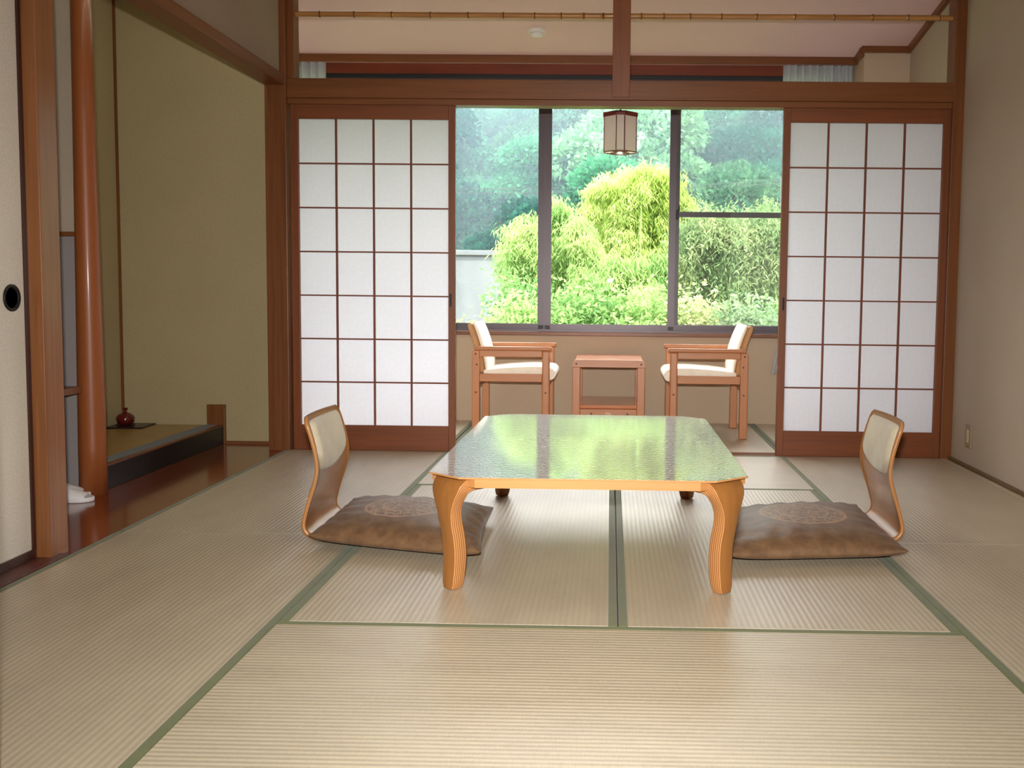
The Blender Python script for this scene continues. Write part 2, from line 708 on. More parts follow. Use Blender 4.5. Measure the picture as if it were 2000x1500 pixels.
# the bay behind the screens
mat_piece(0, 5.965, 1.185, 1.88, 'Y')
mat_piece(1.39, 5.965, 1.185, .90, 'Y', (0, 1))
mat_piece(-1.365, 5.965, 1.185, .84, 'Y')
mat_piece(-2.14, 6.08, .955, .70, 'Y')
# threshold with two grooves
TH_V, TH_F = multi([(-1.79, 1.80, 5.2547, 5.275, -.05, -.001), (-1.79, 1.80, 5.275, 5.295, -.05, -.005), (-1.79, 1.80, 5.295, 5.32, -.05, -.001),
                    (-1.79, 1.80, 5.32, 5.34, -.05, -.005), (-1.79, 1.80, 5.34, 5.372, -.05, -.001)])
tag(mk('trim_90', TH_V, TH_F, M['woodX']), 'grooved wooden threshold under the sliding screens', None, None, 'structure')
# anteroom floor boards
box('board_floor', -1.9, 1.9, -1.5, 1.60, -.05, 0, M['floor_wood'], floor)
# boards in front of the alcove
for k in range(2):
    x0 = -2.83 + k * .505
    box('floorboard', x0, x0 + .503, 3.12, 5.45, -.04, -.003 if k else -.003, M['floor_wood'], floor, .001, 1)

# right wall
wall('right', 'plain beige plaster wall with an outlet near the floor', 1.84, 1.99, -1.5, 6.9, -.1, 2.768, M['wall'])
tag(box('baseboard_right', 1.8215, 1.842, 1.6, S0, -.05, .014, wood('olive_trim_wood', c(110, 84, 50), 'Y')), 'narrow dark strip between mats and plaster wall', None, None, 'structure')
# left side: sliding door zone, then the alcove zone
trim('dark wooden sill under the paper sliding door', -1.93, -1.8215, 1.6, 3.119, -.05, .004, M['fusuma_sill'])
trim('square straight-grained post beside the paper sliding door', -1.93, -1.853, 3.062, 3.168, -.02, 2.6, M['post'], .003)
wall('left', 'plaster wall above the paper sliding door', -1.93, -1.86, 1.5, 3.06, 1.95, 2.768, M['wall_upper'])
wall('outer_left', 'plain wall closing the room behind the sliding door', -2.05, -1.95, -1.5, 3.06, -.1, 2.768, M['wall'])
trim('door head rail over the paper sliding door', -1.94, -1.85, 1.6, 3.06, 1.86, 1.95, M['woodY'])
# near wall and anteroom
wall('near_left', 'plaster wall beside the entry opening', -1.93, -1.16, 1.50, 1.60, -.05, 2.768, M['wall'])
trim('dark jamb post of the entry opening', -1.16, -1.082, 1.50, 1.60, -.02, 2.6, M['woodZ'])
wall('back', 'anteroom wall behind the viewer', -2.0, 1.9, -1.6, -1.5, -.1, 2.768, M['wall'])
# alcove shell
AX = -2.83
wall('alcove_back', 'olive sand-plaster back wall of the alcove', AX - .1, AX, 3.05, 5.55, -.1, 2.768, M['alcove_wall'])
wall('alcove_far', 'olive sand-plaster end wall of the alcove', AX - .1, -1.86, 5.45, 5.56, -.1, 2.768, M['alcove_wall'])
wall('alcove_near', 'plaster wall behind the square post', AX, -1.93, 3.02, 3.12, -.1, 2.768, M['wall'])
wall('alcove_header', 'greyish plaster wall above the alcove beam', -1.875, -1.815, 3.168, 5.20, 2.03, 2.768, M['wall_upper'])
trim('long wooden beam across the top of the alcove', -1.893, -1.790, 3.168, 5.21, 1.977, 2.032, M['woodY'])
trim('thin dark corner strip in the alcove', AX, AX + .012, 5.438, 5.45, .1, 2.6, M['woodZ'], 0)
trim('thin wooden strip at the foot of the alcove end wall', -2.23, -1.89, 5.436, 5.45, -.003, .012, M['woodX'], 0)
tag(box('ceiling', -3.0, 2.0, -1.6, 5.47, 2.602, 2.72, M['room_ceiling']), 'flat boarded ceiling of the matted room', None, None, 'structure')
tag(box('ceiling_roof', -3.2, 2.2, -1.8, 6.75, 2.76, 2.9, M['concrete']), 'roof slab of the house', None, None, 'structure')

# partition between shelf niche and alcove
wall('partition', 'short plaster partition behind the round post', AX, -2.275, 4.06, 4.12, 1.12, 2.6, M['wall'])
tag(box('wall_partition_panel', AX, -2.275, 4.075, 4.11, -.003, 1.10, M['grey_panel']), 'grey panel low on the partition', None, None, 'structure')  # greyer than the beige plaster above the rail
trim('thin rail across the partition behind the round post', AX, -2.275, 4.05, 4.12, 1.10, 1.12, M['woodX'])
V, Fc = lathe([(.0565, -.003), (.056, .2), (.0485, 1.0), (.0435, 1.6), (.038, 2.6)], (-2.256, 4.07, 0), seg=48)
TRIM[0] += 1
tag(mk('trim_%d' % TRIM[0], V, Fc, M['pillar'], smooth=True), 'round polished reddish alcove post', None, None, 'structure')

# far posts, head beam, open transom
trim('square corner post between alcove and sliding screen', -1.902, -1.787, 5.215, 5.45, -.003, 2.6, M['woodZ'], .003)
trim('slim transom post above the head beam, by the alcove', -1.7965, -1.754, 5.257, 5.31, 2.02, 2.6, M['woodZ'])
trim('slim corner post by the plain plaster wall', 1.782, 1.842, 5.24, 5.36, -.003, 2.6, M['woodZ'])
trim('broad wooden head beam across the window bay', -1.79, 1.80, 5.243, 5.30, 1.918, 2.021, M['woodX'], .003)
trim('grooved head rail that carries the sliding screens', -1.79, 1.785, 5.2547, 5.345, 1.886, 1.918, M['woodX'])
trim('short hanging post in the middle of the transom', -.036, .059, 5.236, 5.33, 1.931, 2.6, wood('hanging_post_wood', c(122, 70, 42), 'Z'), .003)
trim('upper beam of the transom', -1.8, 1.82, 5.25, 5.33, 2.5, 2.6, M['woodX'])
# bamboo rail through the transom
prof = []
xs = -1.79
nodes = []
k = 0
while xs < 1.79:
    nodes.append(xs)
    xs += .135 + .055 * math.sin(k * .45 + .2) + .02
    k += 1
for x in np.arange(-1.79, 1.7901, .01):
    d = min(abs(x - q) for q in nodes)
    prof.append((.0145 + (.0028 * math.exp(-(d / .004) ** 2)), x))
for q in nodes:
    prof += [(.0172, q - .002), (.0150, q + .004)]
prof.sort(key=lambda p: p[1])
V, Fc = lathe(prof, (0, 5.30, 2.372), 'X', 20)
rail = tag(mk('trim_91', V, Fc, M['bamboo_pole'], smooth=True), 'long bamboo rail running across the transom', None, None, 'structure')
nodem = plain('bamboo_node', c(84, 50, 26), .5)
node0 = None
for q in nodes[1:]:
    if node0 is None:
        V, Fc = lathe([(.0150, -.0035), (.0180, -.0015), (.0180, .0015), (.0150, .0035)], (q, 5.30, 2.372), 'X', 20)
        node0 = mk('node', V, Fc, nodem, rail, smooth=True)
    else:
        p = node0.copy()
        COL.objects.link(p)
        p.parent = rail
        p.location = np.array((q, 5.30, 2.372)) - ORG[rail.name]

# bay shell
WY = 6.55                                            # room face of the window wall
wall('bay_low', 'beige plaster wall under the window', -2.5, 1.84, WY, WY + .12, -.1, .592, M['bay_wall'])
wall('bay_left', 'beige end wall of the window bay', -2.6, -2.5, 5.575, 6.75, -.1, 2.768, M['bay_wall'])
wall('bay_back_left', 'plaster wall closing the bay behind the alcove', -2.6, -1.89, 5.56, 5.60, -.1, 2.768, M['bay_wall'])
wall('bay_top', 'plaster wall above the window', -2.5, 1.84, WY, WY + .12, 2.36, 2.768, M['bay_wall'])
wall('bay_pier', 'plaster pier in the corner of the window bay', 1.552, 1.842, 6.22, WY + .12, -.05, 2.768, M['bay_wall'])
V = [(-2.5, 5.28, 2.597), (1.84, 5.28, 2.597), (1.84, 6.55, 2.392), (-2.5, 6.55, 2.392)]
V += [(x, y, z + .06) for x, y, z in V]
tag(mk('ceiling_bay', V, [(3, 2, 1, 0), (4, 5, 6, 7), (0, 1, 5, 4), (1, 2, 6, 5), (2, 3, 7, 6), (3, 0, 4, 7)], M['ceiling']),
    'pale papered ceiling sloping down to the window', None, None, 'structure')


def cz(y):
    return 2.597 - (y - 5.28) * (2.597 - 2.392) / 1.27


TRIM[0] += 1
V = []
for y in (5.36, 6.22):
    V += [(1.815, y, cz(y) - .036), (1.842, y, cz(y) - .036), (1.842, y, cz(y) + .005), (1.815, y, cz(y) + .005)]
tag(mk('trim_%d' % TRIM[0], V, [(0, 1, 2, 3), (7, 6, 5, 4), (0, 4, 5, 1), (1, 5, 6, 2), (2, 6, 7, 3), (3, 7, 4, 0)], M['woodY']),
    'sloping wooden cornice along the side of the bay ceiling', None, None, 'structure')
trim('wooden cornice across the pier in the bay', 1.53, 1.842, 6.195, 6.225, cz(6.21) - .036, cz(6.21) + .006, M['woodX'])
trim('wooden cornice along the inner side of the pier', 1.525, 1.555, 6.22, 6.42, cz(6.35) - .036, cz(6.22) + .004, M['woodY'])
trim('wooden valance board in front of the curtains', -2.5, 1.552, 6.37, 6.395, 2.374, cz(6.38) + .004, M['woodX'])
trim('brown backboard of the curtain recess', -2.5, 1.552, 6.515, 6.552, 2.328, 2.41, wood('recess_wood', c(124, 58, 34), 'X'))
trim('black curtain rail strip standing in for shadow at the window head', -2.45, 1.545, 6.492, 6.508, 2.300, 2.322, M['black_plastic'])  # black rail strip also puts the shadow line under the valance into colour
trim('wooden window sill board', -2.5, 1.552, 6.50, WY + .08, .590, .616, M['woodX'], .003)

# ------------------------------------------------------------------ window
win = root('window_1', (0, WY + .03, .62), 'wide sliding window in dark bronze frames', None, None, 'structure')
WX0, WX1, WZ0, WZ1 = -2.3, 1.53, .616, 2.325
V, Fc = multi([(WX0, WX1, 6.525, 6.62, WZ0, WZ0 + .016), (WX0, WX1, 6.525, 6.62, WZ1 - .05, WZ1), (WX0, WX0 + .03, 6.525, 6.62, WZ0, WZ1), (WX1 - .03, WX1, 6.525, 6.62, WZ0, WZ1)])
mk('outer_frame', V, Fc, M['sash'], win)


def sash(x0, x1, y, sl=.045, sr=.045):
    b0, t0 = WZ0 + .016, WZ1 - .05
    V, Fc = multi([(x0, x0 + sl, y, y + .022, b0, t0), (x1 - sr, x1, y, y + .022, b0, t0), (x0 + sl, x1 - sr, y, y + .022, b0, b0 + .036), (x0 + sl, x1 - sr, y, y + .022, t0 - .036, t0)])
    s = mk('sash', V, Fc, M['sash'], win)
    box('pane', x0 + sl, x1 - sr, y + .009, y + .013, b0 + .036, t0 - .036, M['glass'], s)
    for x in ((x0, x0 + sl), (x1 - sr, x1)):
        box('stile_cap', x[0] + .004, x[1] - .004, y - .003, y + .001, b0 - .002, b0 + .026, M['black_plastic'], s)
    return s


sash(-2.28, -1.34, 6.535)
sash(-1.36, -.4835, 6.562)
sash(-.4815, .401, 6.535)
sash(.357, 1.51, 6.562)
scr = mk('insect_screen', *multi([(.40, .43, 6.60, 6.615, .64, 2.29), (1.48, 1.51, 6.60, 6.615, .64, 2.29), (.43, 1.48, 6.60, 6.615, .64, .67), (.43, 1.48, 6.60, 6.615, 2.26, 2.29),
                                  (.40, 1.51, 6.598, 6.617, 1.402, 1.438)]), M['sash'], win)
mk('net', [(.43, 6.607, .67), (1.48, 6.607, .67), (1.48, 6.607, 2.26), (.43, 6.607, 2.26)], [(0, 1, 2, 3)], M['net'], scr)
mk('bracket', *multi([(.402, .425, 6.585, 6.62, 1.385, 1.45), (.421, .431, 6.585, 6.62, 1.44, 1.475)]), M['black_plastic'], scr)


# curtains gathered at the two ends
def curtain(x0, x1, label, z1=2.385, flare=0):
    nu, nv = 90, 14
    V, Fc = [], []
    for j in range(nv + 1):
        w = j / nv
        z = .352 + (z1 - .352) * w
        for i in range(nu + 1):
            u = i / nu
            x = x0 + (x1 - x0) * u + (1 - u) * (flare * 2.2 * math.sin(min(1, w * 1.12) * math.pi) ** .7 - flare * 1.15 * (1 - w) ** 2)
            y = 6.452 + .022 * math.sin(u * 60 + .6 * math.sin(w * 3)) * (1 - .3 * w) + .006 * math.sin(u * 23 + w * 2)
            V.append((x, y, z))
    for j in range(nv):
        for i in range(nu):
            a = j * (nu + 1) + i
            Fc.append((a, a + 1, a + nu + 2, a + nu + 1))
    o = mk('curtain', V, Fc, M['curtain'], smooth=True)
    return tag(o, label, 'curtain', 'white curtains at the window ends')


curtain(1.085, 1.535, 'gathered white curtain hanging beside the plaster pier', flare=.03)
curtain(-2.45, -1.93, 'gathered white curtain hanging at the alcove end of window')

# ------------------------------------------------------------------ sliding screens
def shoji(x0, x1, yf, label, pull_right):
    r = root('shoji_screen', ((x0 + x1) / 2, yf + .015, .0), label, 'sliding screen', 'paper sliding screens')
    z0, z1, st, zt, zb = .0, 1.892, .0385, 1.811, .1365
    sw_l, sw_r = (.043, .037) if pull_right else (.039, .045)
    box('stile', x0, x0 + sw_l, yf, yf + .03, z0 - .003, z1, M['frameZ'], r, .002)
    stR = box('stile', x1 - sw_r, x1, yf, yf + .03, z0 - .003, z1, M['frameZ'], r, .002)
    box('top_rail', x0 + sw_l, x1 - sw_r, yf + .001, yf + .029, zt, z1, M['frameX'], r, .0015)
    box('bottom_board', x0 + sw_l, x1 - sw_r, yf + .002, yf + .028, z0 - .003, zb, M['frameX'], r, .0015)
    a, b = x0 + sw_l, x1 - sw_r
    cw, rh, kw = (b - a) / 4, (zt - zb) / 7, .0095
    for i in range(1, 4):
        box('lattice_bar', a + i * cw - kw / 2, a + i * cw + kw / 2, yf + .003, yf + .017, zb, zt, M['latticeZ'], r)
    for j in range(1, 7):
        box('lattice_bar', a, b, yf + .006, yf + .018, zb + j * rh - kw * .42, zb + j * rh + kw * .42, M['latticeX'], r)
    first = None
    for i in range(4):
        for j in range(7):
            xa, za = a + i * cw, zb + j * rh
            if first is None:
                first = mk('paper_pane', [(xa, yf + .0185, za), (xa + cw, yf + .0185, za), (xa + cw, yf + .0185, za + rh), (xa, yf + .0185, za + rh)], [(0, 1, 2, 3)], M['paper'], r)
                o0 = ORG[first.name]
            else:
                p = first.copy()
                COL.objects.link(p)
                p.parent = r
                p.location = o0 + np.array((i * cw, 0, j * rh)) - ORG[r.name]
    px = x1 - .024 if pull_right else x0 + .022
    pull = box('finger_pull', px - .006, px + .006, yf - .0006, yf + .004, .80, .87, M['dark_metal'], r)
    return r


shoji(-1.783, -.884, 5.272, 'paper sliding screen with wooden lattice beside the alcove post', True)
shoji(.890, 1.792, 5.272, 'paper sliding screen with wooden lattice beside the plain plaster wall', False)

# paper-covered sliding door on the left
fus = root('fusuma_door', (-1.905, 2.6, .004), 'pale paper-covered sliding door with round black pull', 'sliding door')
box('door_panel', -1.918, -1.903, 2.13, 3.05, .03, 1.85, M['fusuma'], fus)
for n, b in (('bottom_rail', (-1.922, -1.897, 2.12, 3.06, .005, .034)), ('side_rail', (-1.922, -1.897, 3.043, 3.061, .034, 1.86)), ('side_rail', (-1.922, -1.897, 2.12, 2.138, .034, 1.86)), ('top_rail', (-1.922, -1.897, 2.12, 3.06, 1.84, 1.86))):
    box(n, *b, wood('fusuma_frame_wood', c(62, 34, 26), 'Z', .35) if n == 'bottom_rail' else bpy.data.materials['fusuma_frame_wood'], fus, .001)
V, Fc = lathe([(.0425, 0), (.0425, .004), (.038, .006), (.033, .003), (.030, -.004), (.0, -.005)], (0, 0, 0), 'X', 40)
V = [(-1.903 + x, 2.979 + y, .852 + z) for x, y, z in V]
pull = mk('round_pull', V, Fc, M['black'], fus, smooth=True)
fus2 = root('fusuma_door', (-1.932, 1.9, .004), 'pale paper-covered sliding door next to the entry opening', 'sliding door')
box('door_panel', -1.944, -1.930, 1.60, 2.15, .005, 1.86, M['fusuma'], fus2)

# ------------------------------------------------------------------ alcove platform and what stands there
plat = root('alcove_platform', (-2.54, 4.8, 0), 'low raised platform with yellow rush mat and black lacquer front', 'platform')
PT = .106
box('front_sill', -2.262, -2.238, 4.125, 5.425, -.003, PT - .006, M['black'], plat, .002)
box('edge_strip', -2.264, -2.236, 4.125, 5.425, PT - .006, PT + .002, wood('platform_edge_wood', c(112, 62, 40), 'Y', .3), plat, .001)
box('body', AX + .001, -2.263, 4.125, 5.4245, -.003, PT - .012, M['black'], plat)
pm = mk('rush_mat', boxv(AX + .001, -2.345, 4.125, 5.4245, PT - .012, PT), BOXF, M['toko_mat'], plat)
box('cloth_border', -2.345, -2.264, 4.125, 5.4245, PT - .012, PT + .001, M['toko_border'], plat)
o = box('end_block', -2.333, -2.230, 5.4255, 5.4495, -.003, .222, M['woodZ'], None, .002)
tag(o, 'small upright wooden end board at the alcove platform corner', 'board')
# dark tray with vase
tp = np.array([(-2.815, 5.215), (-2.615, 5.235), (-2.625, 5.42), (-2.82, 5.40)])
V, Fc = prism([tuple(p) for p in tp], PT, PT + .008)
tag(mk('display_board', V, Fc, plain('dark_board', c(36, 20, 26), .3)), 'thin dark display board lying on the rush platform', 'tray')
vz = PT + .008
vp = [(.0, 0), (.022, 0), (.028, .003), (.043, .016), (.049, .033), (.046, .048), (.034, .061), (.018, .069), (.010, .074), (.009, .083), (.013, .091), (.016, .095), (.013, .0955), (.008, .088), (.0, .086)]
sp = spline([(a_, b_) for a_, b_ in vp], 60)
sp[:, 0] = np.maximum(sp[:, 0], .0005)
vc = at(251, 826, 2, vz)
V, Fc = lathe([tuple(p) for p in sp], (-2.752, 5.325, vz), seg=36)
tag(mk('vase', V, Fc, M['vase'], smooth=True), 'small round dark red vase with narrow flared neck', 'vase')
# niche shelf, slippers
o = box('niche_shelf', AX + .002, -2.262, 3.13, 4.012, .440, .468, M['woodY'], None, .002)
tag(o, 'low wooden shelf board running into the round post', 'shelf')
# alcove tube lamp hidden above the beam
al = root('alcove_lamp', (-1.98, 4.3, 2.4), 'slim tube lamp hidden inside the top of the alcove', 'lamp')
V, Fc = lathe([(.012, -.9), (.012, .9)], (-1.95, 4.3, 2.40), 'Y', 14)
mk('tube', V, Fc, M['tube'], al, smooth=True)
box('batten', -1.97, -1.93, 3.35, 5.25, 2.415, 2.455, M['white_plastic'], al)
box('bracket', -1.96, -1.874, 4.28, 4.32, 2.455, 2.47, M['white_plastic'], al)


def slipper(tip, ang, zoff, label):
    """sole outline and toe cover; tip at world (x, y), pointing along angle ang"""
    Ls, hw = .255, .047
    r = root('slipper', (tip[0], tip[1], zoff), label, 'slipper', 'white slippers under the niche shelf')
    prof = spline([(0, 0), (-.012, .026), (-.045, .043), (-.10, .043), (-.16, .034), (-.21, .036), (-.245, .026), (-.255, 0)], 26)
    out = [(p[0], p[1]) for p in prof] + [(p[0], -p[1]) for p in prof[-2:0:-1]]
    ca, sa = math.cos(ang), math.sin(ang)
    rot = lambda x, y: (tip[0] + x * ca - y * sa, tip[1] + x * sa + y * ca)
    V, Fc = prism([rot(*p) for p in out], zoff, zoff + .02)
    bevel(mk('sole', V, Fc, M['slipper'], r), .006, 3)
    nu, nv = 16, 12
    V, Fc = [], []
    for j in range(nv + 1):
        w = j / nv
        x = -.03 - .10 * w
        half = np.interp(-x, [.0, .03, .06, .10, .14], [.0, .036, .043, .044, .040])
        for i in range(nu + 1):
            a = math.pi * i / nu
            X, Y = rot(x, half * math.cos(a))
            V.append((X, Y, zoff + .017 + (.012 + .036 * w ** .7) * math.sin(a)))
    n = len(V)
    V += [(v[0], v[1], v[2] - .004) for v in V]
    for j in range(nv):
        for i in range(nu):
            a = j * (nu + 1) + i
            Fc.append((a, a + 1, a + nu + 2, a + nu + 1))
            Fc.append((n + a, n + a + nu + 1, n + a + nu + 2, n + a + 1))
    mk('toe_cover', V, Fc, M['slipper'], r, smooth=True)
    return r


slipper((-2.172, 3.922), math.radians(7), -.003, 'white slipper lying at the foot of the round post')
slipper((-2.235, 4.010), math.radians(7), -.003, 'white slipper lying close against the grey panel')

# outlet plate on the right wall
ot = root('wall_outlet', (1.84, 4.99, .16), 'tan wall outlet plate with a pale vertical insert', 'outlet')
box('plate', 1.8335, 1.8405, 4.955, 5.03, .102, .222, M['plate'], ot, .002)
box('insert', 1.8315, 1.834, 4.980, 5.005, .130, .196, M['plate_in'], ot, .001)

# smoke detector on bay ceiling
dp = at(1049, 60, 2, 2.48)
dz = cz(dp[1])
dt = root('smoke_detector', (dp[0], dp[1], dz), 'round white smoke detector on the bay ceiling', 'detector')
V, Fc = lathe([(.052, 0), (.052, -.014), (.049, -.020)], (dp[0], dp[1], dz + .006), seg=36)
mk('base', V, Fc, M['white_plastic'], dt, smooth=False)
V, Fc = lathe([(.040, 0), (.040, -.008), (.034, -.020), (.018, -.024), (.001, -.025)], (dp[0], dp[1], dz - .014), seg=36)
mk('cap', V, Fc, M['white_plastic'], dt, smooth=True)

# ------------------------------------------------------------------ bay lantern
LX, LY = .0155, 5.955
lan = root('hanging_lantern', (LX, LY, 2.0), 'small faceted paper lantern with reddish wooden frame, hung in the bay', 'lantern')
n0, n1 = .0255, .098
oct_ = [(-n0, -n1), (n0, -n1), (n1, -n0), (n1, n0), (n0, n1), (-n0, n1), (-n1, n0), (-n1, -n0)]
zb, zt = 1.742, 1.950
V, Fc = prism([(LX + x * 1.07, LY + y * 1.07) for x, y in oct_], zt, zt + .026)
mk('cap', V, Fc, M['cap_wood'], lan)
V, Fc = prism([(LX + x * .45, LY + y * .45) for x, y in oct_], zt + .026, zt + .034)
mk('cap_top', V, Fc, M['cap_wood'], lan)
V, Fc = [], []
for k in range(8):
    a, b = oct_[k], oct_[(k + 1) % 8]
    q = [(LX + a[0], LY + a[1]), (LX + b[0], LY + b[1])]
    mk('paper_panel', [(*q[0], zb), (*q[1], zb), (*q[1], zt), (*q[0], zt)], [(0, 1, 2, 3)], M['lantern_paper'], lan)
    v, f = tube([(*q[0], zb - .004), (*q[0], zt)], .0036, seg=6)
    mk('frame_bar', v, f, M['cap_wood'], lan)
    v, f = tube([(*q[0], zb - .002), (*q[1], zb - .002)], .0032, seg=6)
    mk('bottom_rail', v, f, M['cap_wood'], lan)
v, f = lathe([(.028, -.004), (.028, .004)], (LX, LY - .02, zb), seg=20)
mk('bottom_ring', v, f, M['cap_wood'], lan)
for k in range(4):
    a = math.pi / 4 + k * math.pi / 2
    v, f = tube([(LX + .02 * math.cos(a), LY + .02 * math.sin(a), zb), (LX + .08 * math.cos(a), LY + .08 * math.sin(a), zb)], .0045, seg=6)
    mk('spoke', v, f, M['cap_wood'], lan)
v, f = lathe([(.001, -.012), (.010, -.010), (.013, -.004), (.013, .004)], (LX, LY - .02, zb - .002), seg=20)
mk('bulb', v, f, M['bulb'], lan, smooth=True)
v, f = tube([(LX, LY, zt + .03), (LX, LY, cz(LY) + .01)], .006, seg=8)
mk('stem', v, f, M['cap_wood'], lan)

# ceiling lamp of the room (seen mirrored in the window)
cl = root('ceiling_lamp', (.02, 3.45, 2.6), 'square white ceiling lamp in a wooden frame, seen mirrored in window', 'lamp')
lx, ly = .02, 3.45
box('frame', lx - .29, lx + .29, ly - .29, ly + .29, 2.42, 2.45, M['white_plastic'], cl, .003)
V = [(lx + sx * .235, ly + sy * .235, 2.335) for sx, sy in ((-1, -1), (1, -1), (1, 1), (-1, 1))] + [(lx + sx * .265, ly + sy * .265, 2.42) for sx, sy in ((-1, -1), (1, -1), (1, 1), (-1, 1))]
mk('diffuser', V, BOXF, M['lamp'], cl)
box('mount', lx - .06, lx + .06, ly - .06, ly + .06, 2.45, 2.60, M['woodZ'], cl)

# ------------------------------------------------------------------ low table
TX0, TX1, TY0, TY1, TZ = -.567, .385, 2.748, 4.200, .350
CHX, CHY = .102, .086
low = root('low_table', ((TX0 + TX1) / 2, (TY0 + TY1) / 2, 0), 'low lacquered wooden table with clipped corners and bentwood legs', 'table')


def octo(ins):
    x0, x1, y0, y1 = TX0 + ins, TX1 - ins, TY0 + ins, TY1 - ins
    kx, ky = CHX - ins * .4, CHY - ins * .4
    return [(x0 + kx, y0), (x1 - kx, y0), (x1, y0 + ky), (x1, y1 - ky), (x1 - kx, y1), (x0 + kx, y1), (x0, y1 - ky), (x0, y0 + ky)]


V, Fc = prism(octo(.0), TZ - .006, TZ)
bevel(mk('table_top', V, Fc, None, low, mats=[M['tabletop'], M['bentX']], fmat=[0, 0] + [1] * 8), .0012, 2)
CHX, CHY = CHX + .045, CHY + .038
V, Fc = prism(octo(.003), TZ - .031, TZ - .006)
CHX, CHY = CHX - .045, CHY - .038
mk('apron', V, Fc, M['bentX'], low)


def bent_leg(corner, tang, inward):
    """corner: middle of the clipped edge; tang: unit vector along it; inward: unit vector towards the table's middle"""
    P = spline([(.17, .3225), (.09, .3225), (.052, .3215), (.032, .311), (.0235, .290), (.0215, .256), (.027, .21), (.037, .165), (.043, .12), (.043, .07), (.037, .02), (.034, 0)], 46)
    th = .021
    V, U = [], []
    n = len(P)
    for i in range(n):
        t = P[min(i + 1, n - 1)] - P[max(i - 1, 0)]
        t /= np.linalg.norm(t)
        nr = np.array((-t[1], t[0]))                 # towards the outside of the bend
        z = P[i][1]
        hw = np.interp(z, [0, .02, .10, .2, .235, .265, .295, .32], [.019, .024, .027, .027, .030, .040, .056, .066])
        tt = th * np.interp(z, [0, .03, .1, .3, .325], [.88, 1.05, 1.12, 1.0, .95])
        row = []
        for s, k in ((1, -1), (1, 1), (-1, 1), (-1, -1)):
            q = P[i] + nr * tt * k
            q[1] = min(q[1], TZ - .0065)
            b = corner + inward * q[0] + tang * hw * s
            V.append((b[0], b[1], max(q[1], 0)))
    Fc, fm, uv = [], [], []
    for i in range(n - 1):
        for k in range(4):
            k2 = (k + 1) % 4
            Fc.append((i * 4 + k, i * 4 + k2, (i + 1) * 4 + k2, (i + 1) * 4 + k))
            fm.append(1 if k in (0, 2) else 0)
            va, vb = (0, 1) if k == 0 else ((1, 0) if k == 2 else (.5, .5))
            uv += [(i / n, va), (i / n, vb), ((i + 1) / n, vb), ((i + 1) / n, va)]
    Fc += [(3, 2, 1, 0), tuple((n - 1) * 4 + k for k in range(4))]
    fm += [0, 0]
    uv += [(0, 0)] * 8
    o = mk('leg', V, Fc, None, low, uvs=uv, mats=[M['bent'], M['laminate']], fmat=fm, smooth=True)
    bevel(o, .003, 2)
    return o


for sx in (-1, 1):
    for sy in (-1, 1):
        cx_ = TX0 + CHX / 2 if sx < 0 else TX1 - CHX / 2
        cy_ = TY0 + CHY / 2 if sy < 0 else TY1 - CHY / 2
        tg = np.array((CHX * sx, -CHY * sy))
        tg /= np.linalg.norm(tg)
        inw = np.array((-sx * CHY, -sy * CHX))
        inw /= np.linalg.norm(inw)
        bent_leg(np.array((cx_, cy_)), tg, inw)

# ------------------------------------------------------------------ legless chairs and cushions
ZP = [(.385, .007), (.20, .007), (.09, .008), (.035, .014), (.008, .032), (.0, .060), (.008, .098), (.022, .145), (.040, .20), (.050, .255), (.044, .315), (.027, .380), (.006, .441)]


